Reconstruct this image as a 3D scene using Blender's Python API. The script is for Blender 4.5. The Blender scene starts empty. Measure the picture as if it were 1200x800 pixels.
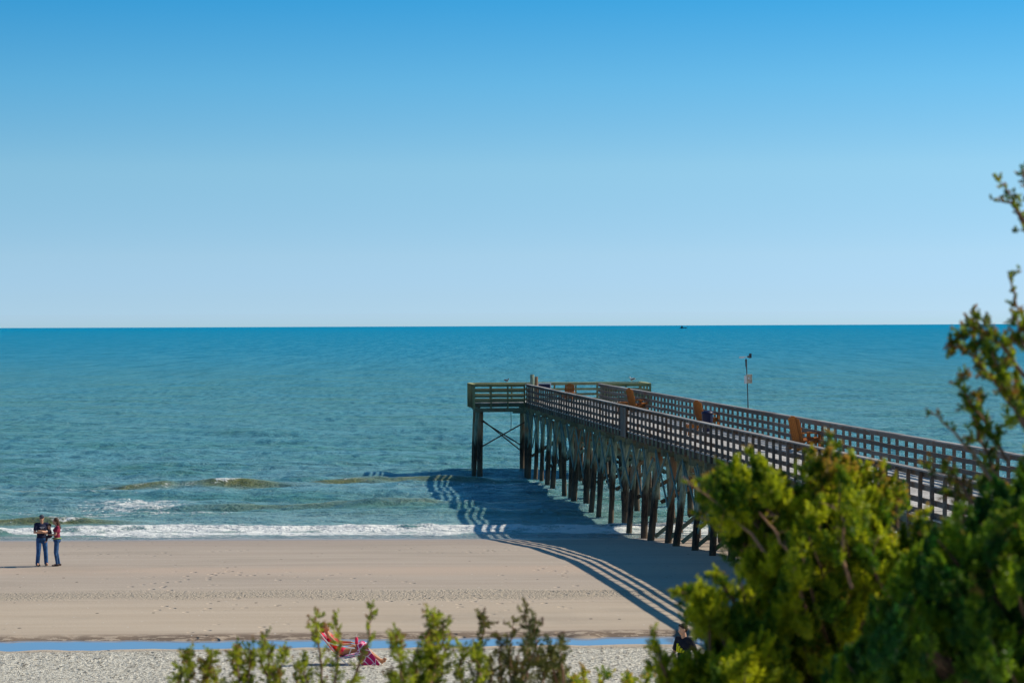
import bpy, bmesh, math, random
import numpy as np
from mathutils import Vector, Matrix, Euler, noise as mnoise

random.seed(11); rng = np.random.default_rng(7)
R = math.radians
S = bpy.context.scene
COL = S.collection
CAMZ = 9.46
FPX = 3000.0

# ------------------------------------------------------------------ camera
pitch = math.atan(18.5 / FPX); roll = R(0.224)
Fw = Vector((0, math.cos(pitch), -math.sin(pitch)))
R0 = Vector((1, 0, 0)); U0 = R0.cross(Fw)
Rt = R0 * math.cos(roll) - U0 * math.sin(roll)
Up = U0 * math.cos(roll) + R0 * math.sin(roll)
CP = Vector((0, 0, CAMZ))
cam = bpy.data.objects.new('camera', bpy.data.cameras.new('camera')); COL.objects.link(cam)
cam.matrix_world = Matrix(((Rt.x, Up.x, -Fw.x, CP.x), (Rt.y, Up.y, -Fw.y, CP.y), (Rt.z, Up.z, -Fw.z, CP.z), (0, 0, 0, 1)))
cam.data.sensor_width = 36; cam.data.lens = 90
cam.data.clip_start = 0.5; cam.data.clip_end = 200000
cam.data.dof.use_dof = True; cam.data.dof.focus_distance = 118; cam.data.dof.aperture_fstop = 4.4
S.camera = cam

def at(px, py, Y):
    d = Fw + Rt * ((px - 600) / FPX) + Up * ((400 - py) / FPX)
    return CP + d * (Y / d.y)

# ------------------------------------------------------------------ world and sun
AZ, EL = R(75), R(39.2)
w = bpy.data.worlds.new('World'); S.world = w; w.use_nodes = True
nt = w.node_tree; nt.nodes.clear()
def wn(t, **k):
    n = nt.nodes.new(t)
    for a, b in k.items(): setattr(n, a, b)
    return n
out = wn('ShaderNodeOutputWorld'); bg = wn('ShaderNodeBackground'); sky = wn('ShaderNodeTexSky')
sky.sky_type = 'NISHITA'; sky.sun_disc = False; sky.sun_elevation = EL; sky.sun_rotation = AZ
sky.air_density = 1.0; sky.dust_density = 0.6; sky.ozone_density = 2.2; sky.altitude = 0
tc = wn('ShaderNodeTexCoord'); sp = wn('ShaderNodeSeparateXYZ'); cb = wn('ShaderNodeCombineXYZ')
mz = wn('ShaderNodeMath', operation='MULTIPLY'); mz.inputs[1].default_value = 5.2
az_ = wn('ShaderNodeMath', operation='ADD'); az_.inputs[1].default_value = 0.045
nrm = wn('ShaderNodeVectorMath', operation='NORMALIZE')
hsv = wn('ShaderNodeHueSaturation'); hsv.inputs['Saturation'].default_value = 1.22; hsv.inputs['Hue'].default_value = 0.488
L = nt.links.new
L(tc.outputs['Generated'], sp.inputs[0]); L(sp.outputs[0], cb.inputs[0]); L(sp.outputs[1], cb.inputs[1])
L(sp.outputs[2], mz.inputs[0]); L(mz.outputs[0], az_.inputs[0]); L(az_.outputs[0], cb.inputs[2])
L(cb.outputs[0], nrm.inputs[0]); L(nrm.outputs[0], sky.inputs['Vector']); L(sky.outputs[0], hsv.inputs['Color'])
cr = wn('ShaderNodeValToRGB'); cr.color_ramp.interpolation = 'LINEAR'
stops = [(0.0, (.78, .97, 1.36)), (.010, (1.10, 1.09, 1.22)), (.027, (1.72, 1.44, 1.30)), (.061, (2.26, 1.96, 1.55)), (.094, (1.48, 2.0, 1.77)), (.128, (.585, 1.76, 1.84)), (.35, (.55, 1.05, 1.22)), (1.0, (.60, .92, 1.05))]
els = cr.color_ramp.elements
while len(els) < len(stops): els.new(.5)
for e_, (p_, c_) in zip(els, stops): e_.position = p_; e_.color = (c_[0] / 2.5, c_[1] / 2.5, c_[2] / 2.5, 1)
mm = wn('ShaderNodeVectorMath', operation='MULTIPLY'); sc_ = wn('ShaderNodeVectorMath', operation='SCALE'); sc_.inputs['Scale'].default_value = 2.5
L(sp.outputs[2], cr.inputs[0]); L(cr.outputs[0], sc_.inputs[0]); L(hsv.outputs[0], mm.inputs[0]); L(sc_.outputs[0], mm.inputs[1])
L(mm.outputs[0], bg.inputs[0]); L(bg.outputs[0], out.inputs[0])
bg.inputs[1].default_value = 0.115
sd = Vector((-math.cos(EL) * math.sin(AZ), -math.cos(EL) * math.cos(AZ), -math.sin(EL)))
sl = bpy.data.lights.new('sun', 'SUN'); sl.energy = 4.95; sl.angle = R(0.53); sl.color = (1, 0.92, 0.76)
so = bpy.data.objects.new('sun', sl); COL.objects.link(so)
so.rotation_euler = sd.to_track_quat('-Z', 'Y').to_euler(); so.location = (60, 20, 60)
S.view_settings.view_transform = 'Standard'; S.view_settings.look = 'None'
S.view_settings.exposure = 0.0; S.view_settings.gamma = 1
S.cycles.max_bounces = 6; S.cycles.use_denoising = True

# ------------------------------------------------------------------ material helpers
class MT:
    def __init__(s, name):
        s.m = bpy.data.materials.new(name); s.m.use_nodes = True
        s.t = s.m.node_tree; s.t.nodes.clear()
        s.o = s.n('ShaderNodeOutputMaterial'); s.b = s.n('ShaderNodeBsdfPrincipled')
        s.l(s.b.outputs[0], s.o.inputs[0]); s.geo = s.n('ShaderNodeNewGeometry')
        s.pos = s.geo.outputs['Position']
    def n(s, t, **k):
        x = s.t.nodes.new(t)
        for a, b in k.items(): setattr(x, a, b)
        return x
    def l(s, a, b): s.t.links.new(a, b)
    def put(s, sock, v):
        if hasattr(v, 'is_output') or isinstance(v, bpy.types.NodeSocket): s.l(v, sock)
        else: sock.default_value = v
    def vec(s, v, scale=(1, 1, 1)):
        x = s.n('ShaderNodeVectorMath', operation='MULTIPLY'); s.put(x.inputs[0], v); x.inputs[1].default_value = scale
        return x.outputs[0]
    def noise(s, v, scale, detail=3, rough=0.5, dist=0):
        x = s.n('ShaderNodeTexNoise'); s.l(v, x.inputs['Vector']); x.inputs['Scale'].default_value = scale
        x.inputs['Detail'].default_value = detail; x.inputs['Roughness'].default_value = rough; x.inputs['Distortion'].default_value = dist
        return x.outputs['Fac']
    def vor(s, v, scale, feature='F1', out='Distance'):
        x = s.n('ShaderNodeTexVoronoi', feature=feature); s.l(v, x.inputs['Vector']); x.inputs['Scale'].default_value = scale
        return x.outputs[out]
    def rng(s, v, a, b, c=0.0, d=1.0, smooth=True):
        x = s.n('ShaderNodeMapRange', interpolation_type='SMOOTHSTEP' if smooth else 'LINEAR')
        s.put(x.inputs[0], v); x.inputs[1].default_value = a; x.inputs[2].default_value = b
        x.inputs[3].default_value = c; x.inputs[4].default_value = d
        return x.outputs[0]
    def math(s, op, a, b=0.0, c=0.0):
        x = s.n('ShaderNodeMath', operation=op); s.put(x.inputs[0], a); s.put(x.inputs[1], b); s.put(x.inputs[2], c)
        return x.outputs[0]
    def mix(s, f, a, b):
        x = s.n('ShaderNodeMix', data_type='RGBA'); s.put(x.inputs[0], f)
        for i, v in ((6, a), (7, b)):
            if isinstance(v, tuple): x.inputs[i].default_value = (*v[:3], 1)
            else: s.l(v, x.inputs[i])
        return x.outputs[2]
    def xyz(s, v):
        x = s.n('ShaderNodeSeparateXYZ'); s.l(v, x.inputs[0]); return x.outputs
    def attr(s, name):
        x = s.n('ShaderNodeAttribute'); x.attribute_name = name; return x.outputs['Fac']
    def bump(s, h, strength, dist, chain=None):
        x = s.n('ShaderNodeBump'); s.l(h, x.inputs['Height']); x.inputs['Strength'].default_value = strength
        x.inputs['Distance'].default_value = dist
        if chain is not None: s.l(chain, x.inputs['Normal'])
        return x.outputs[0]
    def done(s, color=None, rough=None, normal=None, spec=None):
        if color is not None:
            if isinstance(color, tuple): s.b.inputs['Base Color'].default_value = (*color[:3], 1)
            else: s.l(color, s.b.inputs['Base Color'])
        if rough is not None: s.put(s.b.inputs['Roughness'], rough)
        if normal is not None: s.l(normal, s.b.inputs['Normal'])
        if spec is not None: s.put(s.b.inputs['Specular IOR Level'], spec)
        return s.m

def plain(name, c, rough=0.7, var=0.25, scale=12.0, spec=0.3):
    t = MT(name); f = t.noise(t.pos, scale, 4, 0.6)
    c2 = tuple(x * (1 - var) for x in c); c3 = tuple(min(1, x * (1 + var)) for x in c)
    return t.done(t.mix(t.rng(f, 0.3, 0.7), c2, c3), rough, t.bump(f, 0.2, 0.01), spec)

def wood(name, c1, c2, stain=None, stain_amt=0.3, grain=(3, 3, 3)):
    t = MT(name)
    g = t.noise(t.vec(t.pos, grain), 6.0, 5, 0.65)
    big = t.noise(t.pos, 1.3, 3, 0.6)
    c = t.mix(t.rng(g, 0.3, 0.7), c1, c2)
    isl = t.geo.outputs['Random Per Island']; oi = t.n('ShaderNodeObjectInfo').outputs['Random']
    rr_ = t.math('FRACT', t.math('ADD', t.math('MULTIPLY', isl, 7.3), t.math('MULTIPLY', oi, 3.7)))
    c = t.mix(t.rng(rr_, .0, .45, .45, 0, False), c, tuple(x * .45 for x in c1))
    c = t.mix(t.rng(rr_, .6, 1.0, 0, .45, False), c, tuple(min(1, x * 1.35) for x in c2))
    if stain:
        s = t.rng(big, 0.52, 0.66); s = t.math('MULTIPLY', s, stain_amt); c = t.mix(s, c, stain)
    return t.done(c, 0.85, t.bump(g, 0.5, 0.01), 0.2)

M = {}
M['rail_wood'] = wood('weathered_railing_wood', (0.10, 0.088, 0.078), (0.21, 0.18, 0.155), (0.17, 0.09, 0.05), 0.7)
M['cap_wood'] = wood('weathered_cap_wood', (0.24, 0.22, 0.21), (0.38, 0.355, 0.34), (0.26, 0.19, 0.15), 0.4)
M['green_rail'] = wood('greenish_railing_wood', (0.16, 0.165, 0.085), (0.30, 0.29, 0.15), (0.16, 0.12, 0.07), 0.5)
M['yellow_cap'] = wood('yellowed_cap_wood', (0.42, 0.38, 0.16), (0.60, 0.54, 0.25), (0.4, 0.33, 0.2), 0.3)
M['deck_wood'] = wood('sun_bleached_deck', (0.42, 0.39, 0.36), (0.62, 0.58, 0.54), (0.3, 0.26, 0.24), 0.35, (0.6, 8, 3))
M['beam_wood'] = wood('treated_beam_wood', (0.10, 0.13, 0.09), (0.20, 0.23, 0.15), (0.16, 0.09, 0.05), 0.6)
M['brace_wood'] = wood('green_treated_brace', (0.09, 0.17, 0.16), (0.17, 0.28, 0.25), (0.10, 0.09, 0.06), 0.5)
t = MT('tide_stained_pile')
z = t.xyz(t.pos)[2]
g = t.noise(t.vec(t.pos, (5, 5, 1.0)), 3.0, 5, 0.65); b = t.noise(t.vec(t.pos, (1, 1, .4)), 1.1, 3)
up = t.mix(t.rng(g, 0.3, 0.7), (0.13, 0.19, 0.14), (0.36, 0.41, 0.30))
oi = t.n('ShaderNodeObjectInfo').outputs['Random']
up = t.mix(t.rng(t.math('ADD', b, t.math('MULTIPLY', t.math('SUBTRACT', oi, .5), .3)), 0.52, 0.62), up, (0.27, 0.16, 0.09))
lo = t.mix(t.rng(g, 0.35, 0.7), (0.022, 0.020, 0.018), (0.11, 0.075, 0.048))
zz = t.math('ADD', z, t.math('MULTIPLY', t.noise(t.vec(t.pos, (2, 2, .5)), 2.0, 3), 1.4))
c = t.mix(t.rng(zz, 2.7, 3.3), lo, up)
c = t.mix(t.math('MULTIPLY', t.rng(zz, 1.9, 1.3), 0.6), c, (0.17, 0.12, 0.08))
M['pile'] = t.done(c, 0.85, t.bump(g, 0.9, 0.03), 0.2)
M['steel'] = plain('rusty_rod', (0.10, 0.06, 0.045), 0.7)
M['orange_wood'] = wood('orange_stained_wood', (0.30, 0.10, 0.022), (0.46, 0.16, 0.035), (0.16, 0.06, 0.03), 0.5)
M['navy_plastic'] = plain('navy_plastic', (0.015, 0.018, 0.055), 0.45, 0.15)
M['white_metal'] = plain('white_metal', (0.75, 0.75, 0.73), 0.4, 0.06)
M['dark_metal'] = plain('dark_metal', (0.05, 0.05, 0.06), 0.5)
M['tan_box'] = plain('tan_box', (0.55, 0.45, 0.33), 0.6)
M['skin'] = plain('skin', (0.55, 0.30, 0.20), 0.5, 0.08)
M['skin_light'] = plain('skin_light', (0.62, 0.33, 0.21), 0.5, 0.08)
M['tan_skin'] = plain('tan_skin', (0.55, 0.26, 0.12), 0.45, 0.1)
M['brown_hair'] = plain('brown_hair', (0.07, 0.03, 0.015), 0.6, 0.4, 60)
M['dark_hair'] = plain('dark_hair', (0.045, 0.022, 0.013), 0.6, 0.4, 60)
M['sandy_hair'] = plain('sandy_hair', (0.30, 0.15, 0.05), 0.6, 0.4, 60)
M['navy_cloth'] = plain('navy_cloth', (0.014, 0.018, 0.05), 0.9, 0.2)
M['jeans'] = plain('jeans', (0.035, 0.11, 0.27), 0.9, 0.35, 9)
M['jeans_dark'] = plain('jeans_dark', (0.03, 0.085, 0.20), 0.9, 0.35, 9)
M['maroon_cloth'] = plain('maroon_cloth', (0.26, 0.025, 0.06), 0.9, 0.3, 9)
M['lime_cloth'] = plain('lime_cloth', (0.16, 0.28, 0.07), 0.9, 0.2)
M['dark_cloth'] = plain('dark_cloth', (0.03, 0.02, 0.035), 0.9, 0.3)
M['cap_cloth'] = plain('cap_cloth', (0.05, 0.05, 0.07), 0.9, 0.3)
M['white_print'] = plain('white_print', (0.62, 0.62, 0.68), 0.8, 0.1)
M['yellow_print'] = plain('yellow_print', (0.80, 0.75, 0.02), 0.8, 0.08)
M['black_cloth'] = plain('black_cloth', (0.012, 0.013, 0.022), 0.9, 0.2)
M['shoe'] = plain('shoe_leather', (0.06, 0.035, 0.03), 0.6)
M['pink_canvas'] = plain('pink_canvas', (0.80, 0.03, 0.10), 0.7, 0.12, 6)
M['eye_white'] = plain('eye_white', (0.8, 0.8, 0.78), 0.3, 0.02)
M['gull_white'] = plain('pale_feather', (0.62, 0.62, 0.62), 0.8, 0.1)
M['gull_grey'] = plain('grey_feather', (0.12, 0.12, 0.13), 0.8, 0.2)
M['beak'] = plain('beak', (0.5, 0.3, 0.05), 0.5)
M['red_paint'] = plain('red_paint', (0.45, 0.05, 0.04), 0.6)
M['rope'] = plain('rope', (0.08, 0.08, 0.07), 0.9)
M['bark'] = wood('bark', (0.10, 0.065, 0.045), (0.24, 0.15, 0.10), None)
M['twig'] = wood('reddish_twig', (0.22, 0.11, 0.07), (0.38, 0.22, 0.14), None)
t = MT('pink_pattern')   # pink towel with thin white line figures
d = t.vor(t.pos, 5.5, 'DISTANCE_TO_EDGE')
M['pink_towel'] = t.done(t.mix(t.rng(d, 0.035, 0.055), (0.85, 0.7, 0.78), (0.60, 0.02, 0.14)), 0.9)
t = MT('floral_seat')
d = t.vor(t.pos, 16, 'F1', 'Color')
M['floral'] = t.done(t.mix(t.rng(t.vor(t.pos, 15), 0.25, 0.35), (0.75, 0.62, 0.72), t.mix(t.rng(t.noise(t.pos, 9), .45, .55), (0.1, 0.12, 0.4), (0.7, 0.1, 0.3))), 0.9)

# ------------------------------------------------------------------ object helpers
def tag(o, label=None, cat=None, group=None, kind=None):
    if label: o['label'] = label
    if cat: o['category'] = cat
    if group: o['group'] = group
    if kind: o['kind'] = kind
    return o
def empty(name, loc=(0, 0, 0), rz=0.0, parent=None):
    o = bpy.data.objects.new(name, None); COL.objects.link(o); o.location = loc; o.rotation_euler = (0, 0, rz)
    if parent: o.parent = parent
    return o
def link(name, me, mat, parent=None, smooth=False):
    o = bpy.data.objects.new(name, me); COL.objects.link(o)
    if mat is not None:
        for m in (mat if isinstance(mat, (list, tuple)) else [mat]): me.materials.append(m)
    if smooth: me.polygons.foreach_set('use_smooth', [True] * len(me.polygons))
    if parent: o.parent = parent
    return o
def copy_tree(o, parent=None):
    c = o.copy(); COL.objects.link(c)
    if parent: c.parent = parent
    for ch in list(o.children): copy_tree(ch, c)
    return c

class MB:
    def __init__(s): s.v = []; s.f = []
    def box(s, c, size, rot=None, taper=1.0):
        x, y, z_ = size[0] / 2, size[1] / 2, size[2] / 2; n = len(s.v)
        for dz in (-1, 1):
            k = taper if dz > 0 else 1
            for dx, dy in ((-1, -1), (1, -1), (1, 1), (-1, 1)):
                p = Vector((dx * x * k, dy * y * k, dz * z_))
                if rot is not None: p = rot @ p
                s.v.append(tuple(p + Vector(c)))
        s.f += [(n, n+3, n+2, n+1), (n+4, n+5, n+6, n+7), (n, n+1, n+5, n+4), (n+1, n+2, n+6, n+5), (n+2, n+3, n+7, n+6), (n+3, n, n+4, n+7)]
        return s
    def beam(s, p0, p1, w_, h, up=(0, 0, 1)):
        p0, p1 = Vector(p0), Vector(p1); d = (p1 - p0); ln = d.length; d.normalize()
        up = Vector(up)
        if abs(d.dot(up)) > 0.98: up = Vector((0, 1, 0))
        x = d.cross(up).normalized(); u = x.cross(d)
        rot = Matrix((x, d, u)).transposed()
        return s.box((p0 + p1) / 2, (w_, ln, h), rot)
    def tube(s, pts, radii, n=8, cap=True):
        pts = [Vector(p) for p in pts]
        if not isinstance(radii, (list, tuple)): radii = [radii] * len(pts)
        base = len(s.v); prev = None
        for i, p in enumerate(pts):
            d = (pts[min(i+1, len(pts)-1)] - pts[max(i-1, 0)]).normalized()
            a = Vector((0, 0, 1)) if abs(d.z) < 0.95 else Vector((1, 0, 0))
            if prev is not None: a = prev
            x = d.cross(a).normalized(); y = x.cross(d); prev = y
            for k in range(n):
                t_ = 2 * math.pi * k / n
                s.v.append(tuple(p + (x * math.cos(t_) + y * math.sin(t_)) * radii[i]))
        for i in range(len(pts) - 1):
            for k in range(n):
                a = base + i * n + k; b_ = base + i * n + (k + 1) % n
                s.f.append((a, b_, b_ + n, a + n))
        if cap:
            s.f.append(tuple(base + k for k in reversed(range(n))))
            s.f.append(tuple(base + (len(pts) - 1) * n + k for k in range(n)))
        return s
    def ell(s, c, r, rot=None, n=10, m=7):
        base = len(s.v); c = Vector(c)
        ring = []
        for i in range(m + 1):
            th = math.pi * i / m
            cnt = 1 if i in (0, m) else n
            ring.append((len(s.v), cnt))
            for k in range(cnt):
                ph = 2 * math.pi * k / n
                p = Vector((r[0] * math.sin(th) * math.cos(ph), r[1] * math.sin(th) * math.sin(ph), r[2] * math.cos(th)))
                if rot is not None: p = rot @ p
                s.v.append(tuple(c + p))
        for i in range(m):
            (a, ca), (b_, cb_) = ring[i], ring[i + 1]
            for k in range(n):
                k2 = (k + 1) % n
                if ca == 1: s.f.append((a, b_ + k, b_ + k2))
                elif cb_ == 1: s.f.append((a + k, b_, a + k2))
                else: s.f.append((a + k, b_ + k, b_ + k2, a + k2))
        return s
    def cap(s, p0, p1, r0, r1, n=12):
        """tapered capsule"""
        p0, p1 = Vector(p0), Vector(p1); d = (p1 - p0); L_ = d.length
        if L_ < 1e-6: return s.ell(p0, (r0,) * 3)
        d.normalize(); pts = []; rr = []
        for a in (80, 55, 30):
            pts.append(p0 - d * r0 * math.sin(R(a))); rr.append(r0 * math.cos(R(a)))
        pts += [p0, p1]; rr += [r0, r1]
        for a in (30, 55, 80):
            pts.append(p1 + d * r1 * math.sin(R(a))); rr.append(r1 * math.cos(R(a)))
        return s.tube(pts, rr, n)
    def mesh(s, name):
        me = bpy.data.meshes.new(name); me.from_pydata(s.v, [], s.f); me.update(); return me
    def build(s, name, mat, parent=None, smooth=False, loc=None):
        o = link(name, s.mesh(name), mat, parent, smooth)
        if loc is not None: o.location = loc
        return o
    def remesh(s, name, mat, parent=None, voxel=0.01, sm=4):
        o = link(name, s.mesh(name), mat, None)
        m1 = o.modifiers.new('r', 'REMESH'); m1.mode = 'VOXEL'; m1.voxel_size = voxel
        m2 = o.modifiers.new('s', 'SMOOTH'); m2.iterations = sm; m2.factor = 0.5
        dg = bpy.context.evaluated_depsgraph_get(); dg.update()
        me = bpy.data.meshes.new_from_object(o.evaluated_get(dg)); me.name = name
        o.modifiers.clear(); o.data = me
        if len(me.materials) == 0: me.materials.append(mat)
        me.polygons.foreach_set('use_smooth', [True] * len(me.polygons))
        if parent: o.parent = parent
        return o

def np_mesh(name, V, F, nper=4):
    me = bpy.data.meshes.new(name)
    me.vertices.add(len(V)); me.vertices.foreach_set('co', V.astype(np.float32).ravel())
    nf = len(F); me.loops.add(nf * nper); me.polygons.add(nf)
    me.loops.foreach_set('vertex_index', F.astype(np.int32).ravel())
    me.polygons.foreach_set('loop_start', np.arange(0, nf * nper, nper, dtype=np.int32))
    me.polygons.foreach_set('loop_total', np.full(nf, nper, dtype=np.int32))
    me.update(calc_edges=True); return me
def set_attr(me, name, arr):
    a = me.attributes.new(name, 'FLOAT', 'POINT'); a.data.foreach_set('value', arr.astype(np.float32).ravel())
def grid_mesh(name, xs, ys, Z):
    X, Y = np.meshgrid(xs, ys); V = np.stack([X, Y, Z], -1).reshape(-1, 3)
    nx, ny = len(xs), len(ys); i = np.arange(nx - 1)[None, :] + np.arange(ny - 1)[:, None] * nx
    F = np.stack([i, i + 1, i + 1 + nx, i + nx], -1).reshape(-1, 4)
    return np_mesh(name, V, F)

# ------------------------------------------------------------------ terrain
PY = [-200, 0, 20, 28, 34, 42, 50, 57, 61, 64.0, 69.5, 77.7, 84, 90, 100, 110.6, 112.8, 119, 136, 165, 260, 60000]
PZ = [6.0, 5.3, 5.1, 4.7, 3.95, 2.8, 2.0, 1.6, 1.46, 1.38, 1.32, 1.26, 1.22, 1.14, .79, .25, .12, -.25, -1.4, -3, -5, -30]
def pool_c(X): return 66.3 + 0.044 * (X + 3)
def vnoise(X, Y, sc, seed):
    """cheap smooth value noise"""
    r_ = np.random.default_rng(seed); T = r_.random((256, 256))
    x = X / sc; y = Y / sc; xi = np.floor(x).astype(int); yi = np.floor(y).astype(int); fx = x - xi; fy = y - yi
    fx = fx * fx * (3 - 2 * fx); fy = fy * fy * (3 - 2 * fy)
    g = lambda a, b_: T[a % 256, b_ % 256]
    return (g(xi, yi) * (1 - fx) + g(xi + 1, yi) * fx) * (1 - fy) + (g(xi, yi + 1) * (1 - fx) + g(xi + 1, yi + 1) * fx) * fy - 0.5
def terr(X, Y):
    X = np.asarray(X, float); Y = np.asarray(Y, float)
    Z = np.interp(Y, PY, PZ)
    c_ = pool_c(X) + 0.30 * vnoise(X, Y * 0, 3.0, 5) + 0.38 * vnoise(X, (Y > pool_c(X)) * 50.0, .9, 6) + 0.2 * vnoise(X, (Y > pool_c(X)) * 50.0, .35, 8)
    hw = 1.2 - 0.012 * (X + 3)
    Z = Z - 0.30 * np.exp(-((Y - c_) / hw) ** 4)
    near = np.clip((Y - 30) / 20, 0, 1) * np.clip((210 - Y) / 60, 0, 1)
    Z = Z + near * (0.03 * vnoise(X * .4, Y, 4, 1) + 0.015 * vnoise(X * .5, Y, 1.2, 2))
    shell = np.clip((64.5 - Y) / 2, 0, 1) * near
    Z = Z + shell * (0.05 * vnoise(X, Y, .45, 3) + 0.03 * vnoise(X, Y, .2, 9))
    dune = np.clip((45 - Y) / 10, 0, 1)
    Z = Z + dune * (0.5 * vnoise(X, Y, 6, 4))
    return Z
def ground_hit(px, py):
    Y = 85.0
    for _ in range(30):
        q = at(px, py, Y); dz_ = q.z - float(terr(q.x, Y)); Y += dz_ * Y / CAMZ * .8
    return Y
def tz(x, y): return float(terr(x, y))
ys = np.concatenate([np.arange(-200, 40, 4), np.arange(40, 58, .5), np.arange(58, 74, .14), np.arange(74, 122, .4), np.arange(122, 200, 4), np.geomspace(200, 60000, 20)])
xs = np.concatenate([-np.geomspace(60000, 60, 20), np.arange(-58, -26, 2), np.arange(-26, 34, .16), np.arange(34, 60, 2), np.geomspace(62, 60000, 20)])
X, Y = np.meshgrid(xs, ys)
me = grid_mesh('beach_sand', xs, ys, terr(X, Y))
t = MT('beach_sand_mat')
P = t.xyz(t.pos); py_ = t.math('DIVIDE', P[1], .9645); px_ = P[0]; pz_ = P[2]
big = t.noise(t.vec(t.pos, (.25, 1, 1)), .35, 4, .6)
streak = t.noise(t.vec(t.pos, (.12, 1.2, 1)), .8, 4, .65)
fine = t.noise(t.pos, 9, 4, .7)
yw = t.math('ADD', py_, t.math('MULTIPLY', t.math('SUBTRACT', big, .5), 5.0))
c = t.mix(t.rng(streak, .25, .8), (0.385, 0.31, 0.25), (0.455, 0.375, 0.305))
c = t.mix(t.math('MULTIPLY', t.rng(yw, 87, 90.5), t.rng(yw, 93, 90)), c, (0.47, 0.36, 0.28))       # drier band on the berm
c = t.mix(t.math('MULTIPLY', t.rng(yw, 100, 112), .45), c, (0.30, 0.235, 0.20))                     # damp by the swash
c = t.mix(t.rng(py_, 86.5, 75), c, t.mix(t.rng(streak, .25, .8), (0.45, 0.355, 0.265), (0.52, 0.42, 0.32)))
ripb = t.math('MULTIPLY', t.rng(yw, 79.3, 80.4), t.rng(yw, 83.2, 82.0))
c = t.mix(t.math('MULTIPLY', ripb, .25), c, (0.27, 0.24, 0.17))
# wrack line on the far edge of the pool
pc = t.math('ADD', t.math('MULTIPLY', px_, .045), 68.885)
dy = t.math('SUBTRACT', py_, pc)
wr = t.math('MULTIPLY', t.rng(dy, .95, 1.15), t.rng(dy, 2.2, 1.4))
wn_ = t.noise(t.vec(t.pos, (1.2, 3, 1)), 1.6, 5, .7)
c = t.mix(t.math('MULTIPLY', t.math('MULTIPLY', wr, t.rng(wn_, .42, .5)), .9), c, (0.085, 0.055, 0.035))
damp = t.math('MULTIPLY', t.rng(dy, -1.9, -.9), t.rng(dy, 3.5, 1.0))
c = t.mix(t.math('MULTIPLY', damp, .35), c, (0.33, 0.24, 0.18))
# shelly upper beach
shm = t.rng(t.math('ADD', dy, t.math('MULTIPLY', t.math('SUBTRACT', fine, .5), 1.2)), -1.9, -2.7)
sh = t.mix(t.rng(fine, .36, .6), (0.34, 0.30, 0.24), (0.72, 0.67, 0.57))
spk = t.noise(t.vec(t.pos, (3, 1.6, 1)), 3.2, 3, .75)
sh = t.mix(t.rng(spk, .55, .64), sh, (0.10, 0.08, 0.055))
c = t.mix(shm, c, sh)
# scattered specks: shells and weed
patch = t.noise(t.vec(t.pos, (.6, 1, 1)), .22, 5, .6)
c = t.mix(t.math('MULTIPLY', t.rng(patch, .5, .68), t.rng(shm, 1, 0, .0, .35)), c, (0.30, 0.25, 0.20))
v1 = t.vor(t.vec(t.pos, (1, .5, 1)), 1.1); c = t.mix(t.rng(v1, .065, .045), c, (0.09, 0.07, 0.055))
v2 = t.vor(t.vec(t.pos, (1, .6, 1)), 2.2); c = t.mix(t.rng(v2, .06, .045), c, (0.62, 0.58, 0.52))
n1 = t.bump(fine, .35, .04)
rip = t.noise(t.vec(t.pos, (3.0, 1.2, 1)), 2.6, 2, .5, 1.2)
n2 = t.bump(t.math('MULTIPLY', rip, ripb), 1.0, .08, n1)
n3 = t.bump(t.math('MULTIPLY', spk, shm), .9, .14, n2)
ft = t.vor(t.vec(t.pos, (1.0, .8, 1)), 1.7); ftm = t.math('MULTIPLY', t.rng(t.noise(t.pos, .16, 3), .5, .6), t.rng(ft, .22, .08))
n3 = t.bump(ftm, 1.0, -.06, n3)
rough = t.rng(pz_, .15, .42, .28, .9)
M['sand'] = t.done(c, rough, n3, .25)
tag(link('beach_sand', me, M['sand'], smooth=True), 'pale pinkish beach sand with ripple marks and a shelly upper strip', kind='structure')

# runnel water
V = []; n = 140
for i in range(n):
    x = -34 + i * (60 / (n - 1))
    for s_ in (-1, 1): V.append((x, pool_c(x) + s_ * 1.9, 1.225))
V = np.array(V); i = np.arange(n - 1) * 2; F = np.stack([i, i + 2, i + 3, i + 1], -1)
me = np_mesh('tidal_pool_water', V, F)
t = MT('still_pool_water')
t.b.inputs['IOR'].default_value = 1.33
pn = t.noise(t.vec(t.pos, (.5, 1, 1)), 3, 3)
M['pool'] = t.done((0.23, 0.31, 0.43), 0.04, t.bump(pn, .06, .01))  # sky reflection partly painted into the blue base colour
tag(link('tidal_pool_water', me, M['pool']), 'thin straight strip of still blue water lying on the sand', kind='structure')

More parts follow.
